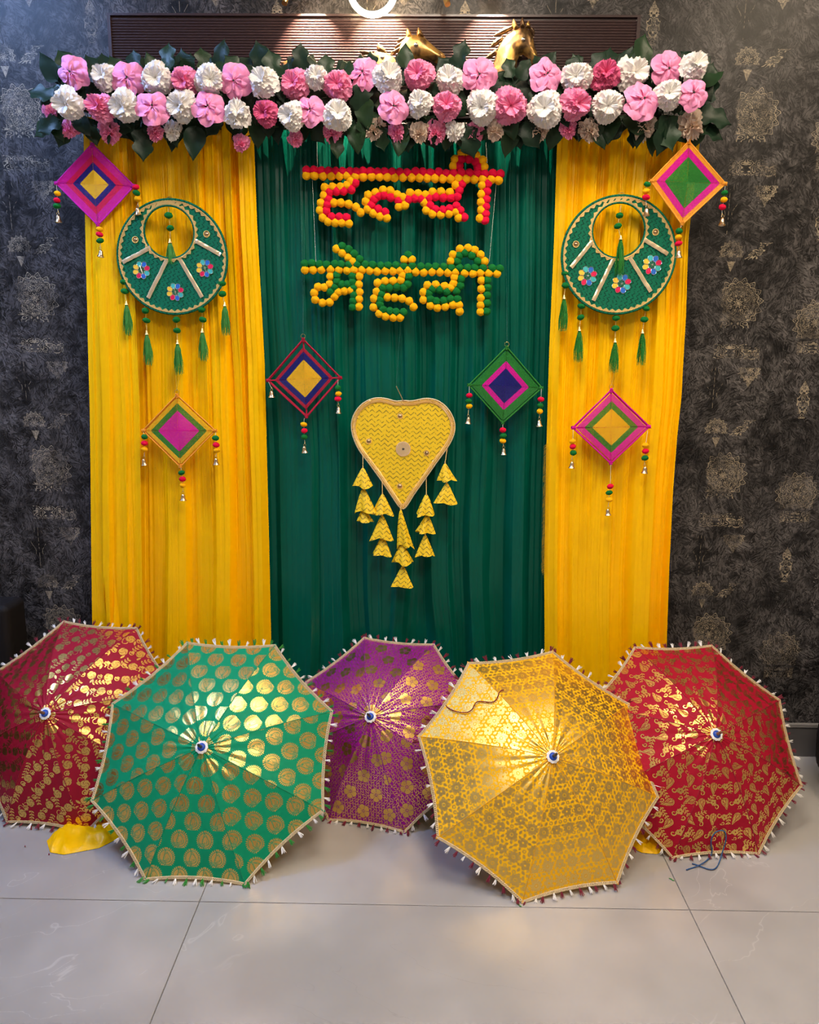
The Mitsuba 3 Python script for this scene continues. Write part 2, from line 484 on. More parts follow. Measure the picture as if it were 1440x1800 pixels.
def foil_paisley(p, n, uv):
    u, v = uv.x * 0.74, uv.y * 0.74
    x, y, c, r = stag(u, v, 0.050, 0.031)
    sgn = dr.select(cell_rand(c, r, 5.0) > 0.5, 1.0, -1.0)
    x1, y1 = rot2(x * sgn, y, cell_rand(c, r, 1.0) * 1.4 - 0.3)
    d = paisley(x1, y1, 0.0150)
    w = sstep(d, 0.0004) * (1 - sstep(dr.abs(d + 0.0020) - 0.00035, 0.0003)) * (1 - hairline(paisley(x1, y1 + 0.002, 0.0062), 0.0005, 0.0004))
    x2, y2, c2, r2 = stag(u + 0.025, v, 0.050, 0.031)
    x2, y2 = rot2(x2, y2, cell_rand(c2, r2, 2.0) * 3)
    g = sstep(flower(x2, y2, 0.0066, 5, 0.42), 0.0004) * smoothstep(0.0010, 0.0016, dr.sqrt(x2 * x2 + y2 * y2))
    g = dr.maximum(g, spray(x2 + 0.009, y2 - 0.004, 0.013, 0.0060))
    g = dr.maximum(g, curl(x2 - 0.011, y2 + 0.005, 0.0055))
    g = dr.maximum(g, curl(-x2 + 0.004, y2 - 0.012, 0.0045))
    return dr.maximum(w, g * smoothstep(0.0003, 0.0020, d))


def foil_medallion(p, n, uv):
    u, v = uv.x * 0.84, uv.y * 0.84
    x, y, c, r = stag(u, v + 0.012, 0.0565, 0.0400)
    y = -y
    q = dr.sqrt(dr.square(x / 0.0178) + dr.square((y + 0.002) / 0.0206))
    th = dr.atan2(x, y + 0.002)
    teeth = dr.abs(dr.sin(th * 14))
    ring = sstep(q - 0.82 - 0.28 * teeth, 0.025) * (1 - hairline(q - 0.80, 0.035, 0.02) * (0.4 + 0.6 * dr.abs(dr.cos(th * 14))))
    knob = sstep(dr.sqrt(x * x + dr.square(y - 0.0235)) - 0.0042, 0.0004)
    knob = dr.maximum(knob, sstep(dr.abs(x) - 0.004 * (1 - (y - 0.018) / 0.01), 0.0004) * sstep(dr.abs(y - 0.022) - 0.004, 0.0004))
    x1, y1 = rot2(x + 0.002, y + 0.004, 0.35)
    d = paisley(x1, y1, 0.0150)
    cut = hairline(d, 0.0006, 0.0004)
    cut = dr.maximum(cut, hairline(N1(x1 * 330 + c * 0.1, y1 * 330, 2.0) - 0.5, 0.05, 0.05) * sstep(d + 0.0012, 0.0005))
    cut = dr.maximum(cut, smoothstep(0.012, 0.006, dr.abs(x - 0.008)) * smoothstep(0.006, 0.003, dr.abs(y + 0.012)) * hairline(dr.sin(x * 1400) * dr.sin(y * 1400), 0.35, 0.2))
    return dr.maximum(ring * (1 - cut * 0.9), knob)


def foil_leaves(p, n, uv):
    u, v = uv.x, uv.y
    x, y, c, r = stag(u, v, 0.078, 0.050)
    a = cell_rand(c, r, 4.0) * 6
    x1, y1 = rot2(x, y, a)
    d = flower(x1, y1, 0.0195, 5, 0.30)
    th = dr.atan2(y1, x1)
    rad = dr.sqrt(x1 * x1 + y1 * y1)
    petal_cut = dr.maximum(hairline(dr.cos(th * 2.5), 0.10, 0.08), hairline(dr.sin(th * 2.5), 0.05, 0.05) * sstep(rad - 0.010, 0.001))
    w = sstep(d, 0.0005) * (1 - petal_cut * 0.9) * (1 - hairline(rad - 0.0035, 0.0005, 0.0004))
    bg = mi.Float(0)
    for k, (su, sv) in enumerate(((0.0, 0.0), (0.0080, 0.0075))):
        x2, y2, c2, r2 = stag(u + su, v + sv, 0.0160, 0.0150)
        ang = cell_rand(c2, r2, 7.0 + k) * 1.2 - 0.6 + dr.select(cell_rand(r2, 2.0 + k) > 0.5, 0.7, -0.7)
        x3, y3 = rot2(x2, y2, ang)
        bg = dr.maximum(bg, hairline(vesica(x3, y3, 0.0033, 0.0070), 0.0007, 0.0004))
    return dr.maximum(w, bg * smoothstep(0.0008, 0.0018, d))


def foil_dense(p, n, uv):
    u, v = uv.x * 0.68, uv.y * 0.68
    x, y, c, r = stag(u, v, 0.046, 0.029)
    d = flower(*rot2(x, y, cell_rand(c, r) * 6), 0.0105, 11, 0.40)
    rad = dr.sqrt(x * x + y * y)
    w = sstep(d, 0.0004) * (1 - hairline(rad - 0.0028, 0.0004, 0.0004))
    x2, y2, c2, r2 = stag(u + 0.023, v, 0.046, 0.029)
    d2 = flower(*rot2(x2, y2, cell_rand(c2, r2, 3.0) * 6), 0.0088, 5, 0.5)
    w = dr.maximum(w, sstep(d2, 0.0004) * (1 - sstep(dr.sqrt(x2 * x2 + y2 * y2) - 0.0018, 0.0003)))
    x3, y3, c3, r3 = stag(u + 0.002, v + 0.001, 0.0088, 0.0076)
    x4, y4 = rot2(x3, y3, cell_rand(c3, r3, 6.0) * 6.2)
    leaf = sstep(vesica(x4, y4, 0.0023, 0.0041), 0.0003)
    ringlet = hairline(dr.sqrt(x3 * x3 + y3 * y3) - 0.0024, 0.0007, 0.0003)
    bg = dr.select(cell_rand(c3, r3, 9.0) > 0.8, ringlet, leaf)
    return dr.maximum(w, bg * smoothstep(0.0003, 0.0012, dr.minimum(d, d2)))


def printed(name, cloth, fn, foil=(0.80, 0.52, 0.14), rough=0.32):
    scene['mat_' + name] = {'type': 'twosided', 'bsdf': {'type': 'blendbsdf', 'weight': mikit.proc(fn),
                            'a': pr(cloth, 0.6, 0.0, 0.2), 'b': pr(foil, rough, 1.0)}}


printed('print_rose', (0.30, 0.006, 0.024), foil_rose)
printed('print_paisley', (0.36, 0.004, 0.022), foil_paisley)
printed('print_medallion', (0.0, 0.26, 0.12), foil_medallion)
printed('print_leaves', (0.27, 0.002, 0.22), foil_leaves)
printed('print_dense', (0.86, 0.46, 0.006), foil_dense, (0.88, 0.60, 0.17), 0.36)

# ================================================================== the room
X0, X1, YB = -2.25, 2.35, -4.2
obj('wall_back', M(box([X0, 0, 0], [X1, 0.1, CEILING]), 'mat_wallpaper'), label='dark charcoal damask wallpapered wall behind the backdrop', kind='structure')
obj('wall_left', M(box([X0 - 0.1, YB, 0], [X0, 0.1, CEILING]), 'mat_plaster'), label='plain pale side wall outside the picture on the left', kind='structure')
obj('wall_right', M(box([X1, YB, 0], [X1 + 0.1, 0.1, CEILING]), 'mat_plaster'), label='plain pale side wall outside the picture on the right', kind='structure')
obj('wall_front', M(box([X0 - 0.1, YB - 0.1, 0], [X1 + 0.1, YB, CEILING]), 'mat_plaster'), label='plain pale wall behind the viewer', kind='structure')
obj('ceiling', M(box([X0 - 0.1, YB - 0.1, CEILING], [X1 + 0.1, 0.1, CEILING + 0.1]), 'mat_ceiling'), label='white ceiling above the room', kind='structure')
FL = obj('floor', M(box([X0 - 0.1, YB - 0.1, -0.1], [X1 + 0.1, 0.1, -0.0025]), 'mat_grout'), label='pale grey marbled tile floor', kind='structure')
xs = [-0.5273 + 1.2 * k for k in range(-2, 4)]
ys = [-0.7771 + 1.2 * k for k in range(-3, 2)]
for i in range(len(xs) - 1):
    for j in range(len(ys) - 1):
        a, b = max(xs[i], X0), min(xs[i + 1], X1)
        c, d = max(ys[j], YB), min(ys[j + 1], 0.0)
        if b - a < 0.01 or d - c < 0.01:
            continue
        g, ch = 0.0011, 0.0008
        lo, hi = np.array([a + g, c + g]), np.array([b - g, d - g])
        v = [[x, y, z] for z, e in ((-0.004, 0), (-ch, 0), (0, ch)) for x, y in ((lo[0] + e, lo[1] + e), (hi[0] - e, lo[1] + e), (hi[0] - e, hi[1] - e), (lo[0] + e, hi[1] - e))]
        f = [[8, 9, 10], [8, 10, 11]] + [t for s in (0, 4) for k in range(4) for t in ([s + k, s + (k + 1) % 4, s + 4 + (k + 1) % 4], [s + k, s + 4 + (k + 1) % 4, s + 4 + k])]
        obj('tile', M((np.array(v), np.array(f)), 'mat_marble'), FL)
BB = obj('baseboard_back', M(box([X0, -0.012, 0], [X1, 0, 0.107]), 'mat_skirting'), label='dark tile skirting along the foot of the wallpapered wall', kind='structure')
obj('top_edge', M(box([X0, -0.015, 0.107], [X1, 0, 0.117]), 'mat_skirting_top'), BB, label='pale top edge of the skirting')

for (x, y), (a, b), rad, lab in PANELS:
    t = thing('ceiling_light', lab, 'ceiling light')
    fr = cat([box([x - a - .02, y - b - .02, CEILING - .03], [x + a + .02, y - b, CEILING]), box([x - a - .02, y + b, CEILING - .03], [x + a + .02, y + b + .02, CEILING]),
              box([x - a - .02, y - b, CEILING - .03], [x - a, y + b, CEILING]), box([x + a, y - b, CEILING - .03], [x + a + .02, y + b, CEILING])])
    obj('frame', M(fr, 'mat_white'), t)
    v = np.array([[x - a, y - b, CEILING - .02], [x + a, y - b, CEILING - .02], [x + a, y + b, CEILING - .02], [x - a, y + b, CEILING - .02]])
    obj('diffuser', {**M((v, np.array([[0, 2, 1], [0, 3, 2]])), 'mat_white'), 'emitter': {'type': 'area', 'radiance': rgb(*rad)}}, t)

# ================================================================== fluted panel, lamps and horses at the top
pa, pb = at(187, 22, -.035), at(1127, 26, -.035)
ztop, zbot = (pa[2] + pb[2]) / 2, at(600, 205, -.035)[2]
FP = thing('fluted_panel', 'dark brown glossy horizontally ribbed panel on the wall above the garland', 'wall panel')
nr = int((ztop - zbot - 0.012) / 0.0072)
prof = []
for k in range(nr):
    for q in range(6):
        prof.append((-0.026 - 0.0032 * math.sin(PI * q / 6) ** 0.8, zbot + 0.006 + 0.0072 * (k + q / 6)))
prof = np.array(prof)
xs_ = np.linspace(pa[0] + .008, pb[0] - .008, 3)
obj('ribbed_board', M(grid(np.stack([np.array([[x, y, z] for y, z in prof]) for x in xs_])), 'mat_panel', True), FP)
obj('backing', M(box([pa[0] + .008, -.0255, zbot], [pb[0] - .008, 0.0, ztop]), 'mat_panel'), FP)
fr = cat([box([pa[0], -.034, zbot], [pa[0] + .009, 0, ztop]), box([pb[0] - .009, -.034, zbot], [pb[0], 0, ztop]), box([pa[0], -.034, ztop - .006], [pb[0], 0, ztop])])
obj('frame', M(fr, 'mat_panel'), FP)

# wall lamp: one glowing ring in view, two more just above the picture, brass arms
LP = thing('wall_lamp', 'glowing round white ring wall lamp with brass arms above the ribbed panel', 'wall lamp')


def ring_path(c, R, n=40, nrm=(0, -1, 0)):
    th = np.arange(n) / n * 2 * PI
    return c + R * (np.cos(th)[:, None] * np.array([1, 0, 0]) + np.sin(th)[:, None] * np.array([0, 0, 1]))


rc = at(655, -17, -.13)
R = .060
obj('ring_tube', {**M(tube(ring_path(rc, R), .0085, 10, True), 'mat_white', True), 'emitter': {'type': 'area', 'radiance': rgb(*RING_LIGHT)}}, LP, label='glowing white ring')
obj('ring_holder', M(cat([tube([rc + [0, .085, R * .9], rc + [0, .02, R * .9], rc + [0, .006, R + .004]], .005, 8),
                          tube([rc + [-.012, .004, R], rc + [-.012, .004, 0]], .003, 6), tube([rc + [.012, .004, R], rc + [.012, .004, 0]], .003, 6)]), 'mat_brass', True), LP, label='brass holder')
for px, k in ((540, .8), (668, 1.25), (872, .9)):
    c = at(px, -42, -.125)
    sp = obj('spot_head', M(lathe([(.0001, .075), (.018, .075), (.024, .070), (.024, 0), (.021, 0), (.019, .012), (.0001, .012)], 20), 'mat_brass', 40), LP, xf=frame_to(c, (0, -.30, 1)), label='small brass downlight')
    obj('lens', {**M(lathe([(.0001, 0.0), (.0185, 0.0)], 16), 'mat_white'), 'to_world': frame_to(c + [0, 0, .009], (0, -.30, 1)), 'emitter': {'type': 'area', 'radiance': rgb(*LENS_LIGHT)}}, sp)
    o_ = c + [0, 0, -.004]
    scene[f'spot_beam_{px}'] = {'type': 'spot', 'to_world': T().look_at(origin=o_.tolist(), target=(o_ + [0, .62, -1]).tolist(), up=[0, 1, 0]), 'intensity': rgb(*[v * k for v in SPOT_LIGHT]), 'cutoff_angle': 34.0, 'beam_width': 6.0}
bk = at(655, -95, -.03)
obj('wall_plate', M(rounded_box([bk[0] - .25, -.045, bk[2] - .03], [bk[0] + .25, 0, bk[2] + .03], .01), 'mat_brass', 30), LP, label='brass wall plate')
for px, py, px2, py2 in ((500, 6, 520, -60), (787, 8, 768, -60)):
    obj('arm', M(tube([at(px, py, -.11), at(px2, py2, -.05)], .0085, 10), 'mat_brass', 40), LP, label='short brass arm')


# horse heads in gold relief
def pts_at(pts, y, ox, oy, s):
    return [tuple(at(ox + a / s, oy + b / s, y)[[0, 2]]) for a, b in pts]


HY = -.060


def horse(label, outline, mane, ears, eye, nostril, thick, dark=False):
    h = thing('horse_relief', label, 'horse ornament', None)
    mm = 'mat_horse_dark' if dark else 'mat_horse_gold'
    obj('head', M(pillow(outline, HY, thick), 'mat_horse_gold', 50), h)
    for e in ears:
        obj('ear', M(pillow(e, HY - thick * .4, .010, .002), 'mat_horse_gold', 50), h)
    for l in mane:
        obj('mane_lock', M(pillow(l, HY - thick * .2, .012, .0025), 'mat_horse_dark', 50), h, label='dark lock of the mane')
    if eye:
        e = at(*eye, HY - thick)
        obj('eye', M(tm(trimesh.creation.icosphere(subdivisions=2, radius=.0065)), 'mat_silver', True), h, xf=shift(e + [0, .002, 0]), label='shiny round eye')
    if nostril:
        e = at(*nostril, HY - thick * .75)
        obj('nostril', M(tm(trimesh.creation.icosphere(subdivisions=2, radius=.004)), 'mat_horse_dark', True), h, xf=shift(e, (1, .6, .7)))
    obj('mount', M(box([np.mean([p[0] for p in outline]) - .008, HY, np.mean([p[1] for p in outline]) - .008], [np.mean([p[0] for p in outline]) + .008, -.026, np.mean([p[1] for p in outline]) + .008]), 'mat_horse_dark'), h)


A = lambda pts: pts_at(pts, HY, 560, 0, 3.6)
horse('golden horse head relief with pricked ears facing right, below the ring lamp',
      A([(505, 300), (520, 262), (548, 232), (575, 225), (605, 222), (640, 228), (668, 238), (700, 268), (750, 312), (788, 338), (802, 358), (796, 388), (772, 404), (735, 396), (700, 378), (660, 372), (625, 380), (600, 400), (580, 450), (560, 500), (480, 500), (490, 420), (500, 350)]),
      [A([(560, 232), (520, 240), (492, 268), (520, 275), (555, 262)]), A([(530, 262), (498, 285), (480, 312), (515, 300), (540, 285)]), A([(525, 290), (480, 320), (455, 345), (500, 335), (535, 320)])],
      [A([(560, 250), (556, 215), (562, 186), (582, 210), (592, 245)]), A([(625, 238), (624, 210), (632, 184), (652, 208), (668, 240)])], (560 + 617 / 3.6, 283 / 3.6), (560 + 780 / 3.6, 372 / 3.6), .020)
horse('small pale gold horse head just above a white flower under the ring lamp',
      A([(340, 345), (362, 325), (395, 318), (430, 335), (468, 358), (500, 388), (510, 430), (490, 470), (420, 500), (350, 490), (325, 430), (328, 380)]),
      [A([(340, 330), (295, 322), (255, 330), (290, 350), (335, 352)]), A([(330, 350), (290, 352), (258, 365), (300, 375), (330, 372)]), A([(460, 330), (500, 312), (520, 305), (500, 335), (475, 350)])],
      [A([(376, 335), (372, 305), (378, 280), (405, 300), (430, 340)])], (560 + 405 / 3.6, 362 / 3.6), None, .018)
horse('dark gold horse head with flying mane, nearest the right end of the ribbed panel',
      A([(1130, 330), (1150, 275), (1190, 225), (1230, 195), (1275, 178), (1315, 182), (1345, 205), (1358, 240), (1365, 290), (1385, 345), (1392, 390), (1375, 415), (1350, 402), (1322, 362), (1296, 345), (1268, 350), (1256, 385), (1248, 450), (1240, 520), (1085, 520), (1105, 420)]),
      [A([(1228, 165), (1170, 182), (1125, 212), (1106, 238), (1150, 228), (1200, 205), (1232, 185)]), A([(1165, 235), (1125, 248), (1100, 275), (1088, 305), (1125, 290), (1160, 262)]),
       A([(1125, 310), (1085, 340), (1050, 380), (1090, 370), (1125, 345)]), A([(1330, 170), (1358, 185), (1367, 205), (1360, 240), (1350, 215), (1335, 195)])],
      [A([(1235, 195), (1224, 160), (1231, 130), (1252, 155), (1264, 190)]), A([(1275, 180), (1278, 145), (1288, 121), (1300, 150), (1302, 180)]), A([(1305, 185), (1312, 160), (1326, 140), (1336, 165), (1335, 190)])], (560 + 1297 / 3.6, 250 / 3.6), (560 + 1372 / 3.6, 395 / 3.6), .022, True)
B = lambda pts: pts_at(pts, HY, 460, 0, 3.2727)
horse('pale gold horse head mostly hidden by leaves, leftmost of the horses',
      B([(115, 360), (160, 345), (215, 345), (265, 345), (300, 360), (300, 420), (260, 470), (150, 470), (110, 420)]), [],
      [B([(198, 365), (198, 325), (207, 288), (225, 310), (232, 360)]), B([(225, 350), (250, 318), (285, 335), (302, 356), (260, 372)])], None, None, .016)

# ================================================================== curtains
rng = np.random.default_rng(7)


def curtain(key, left, right, y0, ztop, zbot, pleats, amp, seed, matname, sharp=1.0, ns=340, nz=150, drift=0.05):
    g = np.random.default_rng(seed)
    L = np.array([at(px, py, y0) for px, py in left]); R = np.array([at(px, py, y0) for px, py in right])
    z = np.linspace(ztop, zbot, nz)
    xl = np.interp(-z, -L[:, 2], L[:, 0]); xr = np.interp(-z, -R[:, 2], R[:, 0])
    s = np.linspace(0, 1, ns)

    def profile(n, flat=.75):
        # pressed pleats: long flat facets at their own slants, joined by short steep returns
        k, h, up = [0.0], [g.uniform(0, .4)], 1
        for i in range(n):
            k.append(k[-1] + g.uniform(.5, 1.7)); h.append(np.clip(h[-1] + g.uniform(-.35, .55) * up, 0, 1))
            k.append(k[-1] + g.uniform(.10, .45)); h.append(g.uniform(.55, 1.0) if h[-1] < .5 else g.uniform(0, .35))
            up = -up if g.random() < .35 else up
        k, h = np.array(k) / k[-1], np.array(h)
        q = np.linspace(0, 1, 2400)
        v = np.interp(q, k, h)
        m = max(3, int(2400 / n * .035)) | 1
        ker = np.hanning(m + 2)[1:-1]; ker /= ker.sum()
        v = np.convolve(np.pad(v, m // 2, 'edge'), ker, 'valid')
        return lambda x: np.interp(x, q, v)
    f1, f2, f3 = profile(pleats), profile(max(4, int(pleats * .62))), profile(pleats * 3)
    S, Z = np.meshgrid(s, z)
    down = np.clip((ztop - Z) / (ztop - zbot), 0, 1)
    P3 = np.stack([S * 6 + seed, Z * 1.3, S * 0], -1)
    warp = S + drift * (meshkit.fbm(P3, 3, seed) - .5) * np.sqrt(down) * 2 * np.sin(PI * S)
    t = np.clip(down * 1.5, 0, 1)
    fold = f1(warp) * (1 - t) + f2(warp) * t + .22 * (f3(warp) - .3) * (1 - .8 * t)
    wide = (xr - xl)[:, None]
    X = xl[:, None] + S * wide
    cr = meshkit.fbm(np.stack([X * 15 + 2 * meshkit.noise(np.stack([X * 8, Z * 5, X * 0], -1)), Z * 8, X * 0 + seed], -1), 3, seed) - .5
    fine = meshkit.noise(np.stack([X * 90, Z * 14, X * 0], -1), seed + 3) - .5
    Y = y0 - amp * (fold - .4) * (0.85 + .4 * down) - .0040 * cr - .0004 * fine
    Y = np.minimum(Y, -.012)
    return obj('cloth', M(grid(np.stack([X, Y, Z], -1)), matname, True), key)


ZC = at(700, 215, -.09)[2]
C1 = thing('green_curtain', 'dark green satin curtain in narrow folds in the middle of the backdrop', 'curtain')
curtain(C1, [(430, 230), (440, 500), (455, 800), (462, 1180)], [(990, 230), (985, 600), (975, 900), (968, 1180)], -.060, ZC, .012, 22, .042, 3, 'mat_green_cloth', 1.5, 640)
C2 = thing('yellow_curtain', 'bright yellow satin curtain adjoining the green one, behind the pink centred diamond', 'curtain')
curtain(C2, [(215, 230), (232, 500), (238, 800), (240, 1190)], [(446, 230), (452, 400), (465, 640), (471, 900), (477, 1180)], -.092, ZC, .010, 11, .042, 15, 'mat_yellow_cloth', 1.4, 420)
C3 = thing('yellow_curtain', 'narrow bright yellow satin curtain strip at the far left of the backdrop', 'curtain')
curtain(C3, [(145, 230), (148, 420), (156, 720), (160, 1090), (164, 1200)], [(222, 230), (236, 480), (246, 700), (251, 1000), (254, 1200)], -.128, ZC, .012, 4, .026, 24, 'mat_yellow_cloth', 1.3, 200, drift=.25)
C4 = thing('yellow_curtain', 'bright yellow satin curtain right of the green one, with a frayed left edge', 'curtain')
curtain(C4, [(981, 230), (975, 420), (966, 620), (961, 790), (957, 1000), (958, 1190)], [(1230, 230), (1208, 420), (1204, 560), (1196, 700), (1188, 770), (1180, 860), (1172, 1000), (1166, 1180)], -.098, ZC, .010, 12, .043, 35, 'mat_yellow_cloth', 1.4, 460)
# frayed selvedge of the right curtain
g = np.random.default_rng(3)
fr = []
for k in range(130):
    py = 780 + k * 1.75
    a = at(np.interp(py, [780, 1000], [962, 957.5]), py, -.104)
    d = np.array([-.006 - .006 * g.random(), -.002, -.003 - .004 * g.random()])
    fr.append(tube([a + [.004, 0, 0], a + d * .6, a + d + [0, 0, -.002]], .0005, 3))
obj('frayed_edge', M(cat(fr), 'mat_yarn_yellow'), C4, label='frayed threads', kind='stuff')


def pool(key, pxs, seed):
    """the spilled end of a curtain lying on the floor: (px, py) front outline from left to right."""
    front = np.array([at(px, py, z=.002)[:2] for px, py in pxs])
    n, m = 60, 50
    a = np.linspace(0, 1, n)
    d = np.linspace(0, 1, len(front))
    fx, fy = np.interp(a, d, front[:, 0]), np.interp(a, d, front[:, 1])
    bx, by = np.linspace(front[0, 0] * .7 + front[-1, 0] * .3, front[-1, 0] * .7 + front[0, 0] * .3, n), np.full(n, -.10)
    b = np.linspace(0, 1, m)[:, None]
    X = bx * (1 - b) + fx * b; Y = by * (1 - b) + fy * b
    q = np.stack([X * 13 + Y * 5, Y * 7, X * 0], -1)
    rid = np.abs(meshkit.fbm(q + .6 * meshkit.noise(q * 2)[..., None], 3, seed) - .5) * 2
    edge = np.clip((1 - b) / .10, 0, 1) ** .5 * np.clip(np.minimum(a, 1 - a)[None] / .12, 0, 1) ** .5
    Z = .0015 + edge * (.003 + .020 * (1 - rid) ** 3.0)
    return obj('spilled_end', M(grid(np.stack([X, Y, Z], -1)), 'mat_yellow_cloth', True), key, label='end of the curtain spilling over the floor')


pool(C3, [(82, 1478), (88, 1498), (112, 1502), (140, 1497), (175, 1490), (215, 1470)], 4)
pool(C4, [(1092, 1462), (1105, 1488), (1130, 1499), (1155, 1501), (1180, 1490), (1205, 1468)], 9)
rod0, rod1 = at(120, 222, -.085), at(1240, 222, -.085)
RD = thing('curtain_rod', 'slim rod carrying the backdrop curtains, covered by the flower garland', 'curtain rod')
obj('bar', M(tube([rod0, rod1], .010, 10), 'mat_iron', 40), RD)
for q in (.02, .5, .98):
    c = rod0 * (1 - q) + rod1 * q
    obj('bracket', M(tube([[c[0], 0, c[2] + .02], [c[0], -.05, c[2] + .015], [c[0], -.085, c[2]]], .006, 6), 'mat_iron', 40), RD)

# ================================================================== flower garland
GA = thing('flower_garland', 'garland of pink and white paper carnations and dark leaves above the curtains', 'garland')


def carnation(seed, R=1.0, layers=6, n=90, m=7, ruffle=.16, serr=.03):
    g = np.random.default_rng(seed)
    out = []
    for l in range(layers):
        q = (l + 1) / layers
        Rl = R * (.42 + .58 * q)
        th = np.linspace(0, 2 * PI, n + 1)[:-1]
        k1, k2, ph = g.integers(5, 9), g.integers(11, 17), g.uniform(0, 6.28, 4)
        rows = []
        for i in range(m):
            r = i / (m - 1)
            rip = (np.sin(k1 * th + ph[0]) * .75 + np.sin(k2 * th + ph[1] + 2 * r) * .55 + .35 * np.sin((k2 + 9) * th + ph[2])) * ruffle * R * r ** 1.3
            rad = Rl * r * (1 + .07 * np.sin(3 * th + ph[3]) + (serr * np.where(np.arange(n) % 2, 1, -1) if i == m - 1 else 0))
            cup = R * (.85 - .85 * q) * np.sqrt(r) + R * (.20 * r - .42 * r ** 3 * q)
            ang = th + .10 * np.sin(k1 * th + ph[2]) * r
            rows.append(np.stack([rad * np.cos(ang), rad * np.sin(ang), cup + rip - .12 * R * q], -1))
        P = np.array(rows)
        P = np.concatenate([P, P[:, :1]], 1)
        out.append(grid(P))
    return cat(out)


def blossom(seed, R=1.0, petals=5):
    g = np.random.default_rng(seed)
    out = []
    for lay, (s, up, cnt) in enumerate(((1.0, .0, petals), (.76, .17, petals), (.46, .36, 4))):
        off = g.uniform(0, 6.28)
        for k in range(cnt):
            a0 = off + k * 2 * PI / cnt + g.uniform(-.12, .12)
            u = np.linspace(0, 1, 11)[:, None]; w = np.linspace(-1, 1, 13)[None]
            half = (.86 if cnt == 5 else .80) * np.sin(np.clip(u, 0, 1) ** .75 * PI * .60) * s
            rr = s * R * (u * (1 - .34 * w ** 2 * u) + .018 * np.sin(w * 16 + k) * u ** 6)
            ph = g.uniform(0, 6.28)
            zz = R * (up + .30 * s * u ** .8 - .34 * s * u ** 2.6 + .06 * s * w ** 2 * u + .15 * w * u * s + .13 * u ** 2 * np.sin(w * 5.0 + ph) * s)
            X = rr * np.cos(w * half * .95); Y = rr * np.sin(w * half * 1.1)
            c, sn = math.cos(a0), math.sin(a0)
            out.append(grid(np.stack([X * c - Y * sn, X * sn + Y * c, zz + 0 * X], -1)))
    return cat(out)


FLW = {}
for kind, mats in (('W', ['mat_flower_white']), ('P', ['mat_flower_pink']), ('M', ['mat_flower_rose']), ('C', ['mat_flower_cream'])):
    FLW[kind] = [M(carnation(40 + 7 * i + ord(kind), layers=5 + i % 2, ruffle=.13 + .04 * (i % 3)), mats[0], True) for i in range(4)]
FLW['O'] = [M(blossom(90 + i), 'mat_flower_blush', True) for i in range(4)]
FNAME = {'W': 'white ruffled carnation', 'P': 'pink ruffled carnation', 'M': 'deep rose carnation', 'C': 'cream carnation turned downwards', 'O': 'open light pink blossom'}
flowers = [('O', 130, 128, 27), ('W', 181, 134, 21), ('O', 226, 140, 28), ('W', 274, 137, 24), ('P', 323, 142, 22), ('W', 369, 140, 24), ('O', 414, 143, 27), ('W', 463, 143, 24),
           ('W', 118, 182, 25), ('P', 175, 188, 23), ('W', 217, 186, 25), ('O', 269, 191, 28), ('W', 317, 185, 24), ('O', 367, 191, 27), ('W', 417, 198, 22), ('M', 465, 198, 21),
           ('P', 517, 147, 24), ('W', 555, 134, 18), ('P', 593, 148, 23), ('O', 640, 131, 27), ('W', 683, 134, 25), ('P', 735, 130, 24), ('W', 790, 139, 24), ('O', 842, 133, 29),
           ('W', 510, 203, 22), ('O', 547, 196, 25), ('W', 593, 200, 24), ('O', 691, 189, 26), ('W', 737, 180, 20), ('P', 785, 185, 23), ('W', 847, 188, 25), ('P', 897, 186, 28),
           ('O', 959, 134, 27), ('W', 1013, 136, 25), ('M', 1065, 130, 24), ('W', 1114, 128, 26), ('O', 1173, 122, 26), ('W', 1221, 116, 22),
           ('W', 958, 191, 27), ('P', 1014, 182, 25), ('W', 1069, 186, 25), ('O', 1127, 179, 30), ('W', 1176, 165, 23), ('O', 1217, 167, 25)]
low = [('P', 90, 203, 14), ('P', 123, 232, 16), ('P', 194, 238, 20), ('P', 274, 238, 15), ('W', 303, 235, 17), ('P', 424, 257, 15), ('P', 520, 250, 14), ('P', 584, 240, 17), ('C', 659, 232, 19),
       ('P', 697, 238, 16), ('C', 737, 238, 18), ('P', 767, 238, 20), ('W', 799, 237, 17), ('P', 834, 240, 18), ('C', 871, 235, 18), ('C', 947, 234, 19), ('P', 999, 232, 16), ('C', 1036, 234, 20),
       ('C', 1129, 229, 24), ('C', 1214, 226, 25)]
g = np.random.default_rng(11)
GY = -.155
dot = M(tm(trimesh.creation.icosphere(subdivisions=1, radius=1)), 'mat_iron', True)
stems = []
for i, (k, px, py, r) in enumerate(flowers + low):
    lo = i >= len(flowers)
    c = at(px, py - (5 if lo else 0), (-.195 if lo else -.225 - .02 * (py > 160)) + g.uniform(-.012, .012))
    R = r / F * (c[1] + DIST) * (.98 if lo else 1.06)
    nrm = np.array([g.uniform(-.35, .35), -1, g.uniform(-.30, .30)]) if not lo else np.array([g.uniform(-.3, .3), -.55, -.83])
    if k == 'O':
        nrm = np.array([g.uniform(-.2, .2), -1, g.uniform(-.2, .2)])
    th = g.uniform(0, 2 * PI)
    x = (math.cos(th), 0, math.sin(th))
    f = obj('flower', FLW[k][int(g.integers(4))], GA, label=FNAME[k], xf=frame_to(c, nrm, x, (R, R * g.uniform(.92, 1.06), R)))
    nn = nrm / np.linalg.norm(nrm)
    if k == 'O':
        obj('stamen', dot, f, xf=shift(c + nn * R * .42, .0028), label='tiny dark centre')
    stems.append(tube([c + nn * R * -.05, c - nn * .02, [c[0] + g.uniform(-.02, .02), GY + .02, at(c[0], 175, GY)[2] * 0 + c[2] * .7 + at(700, 175, GY)[2] * .3]], .002, 4))
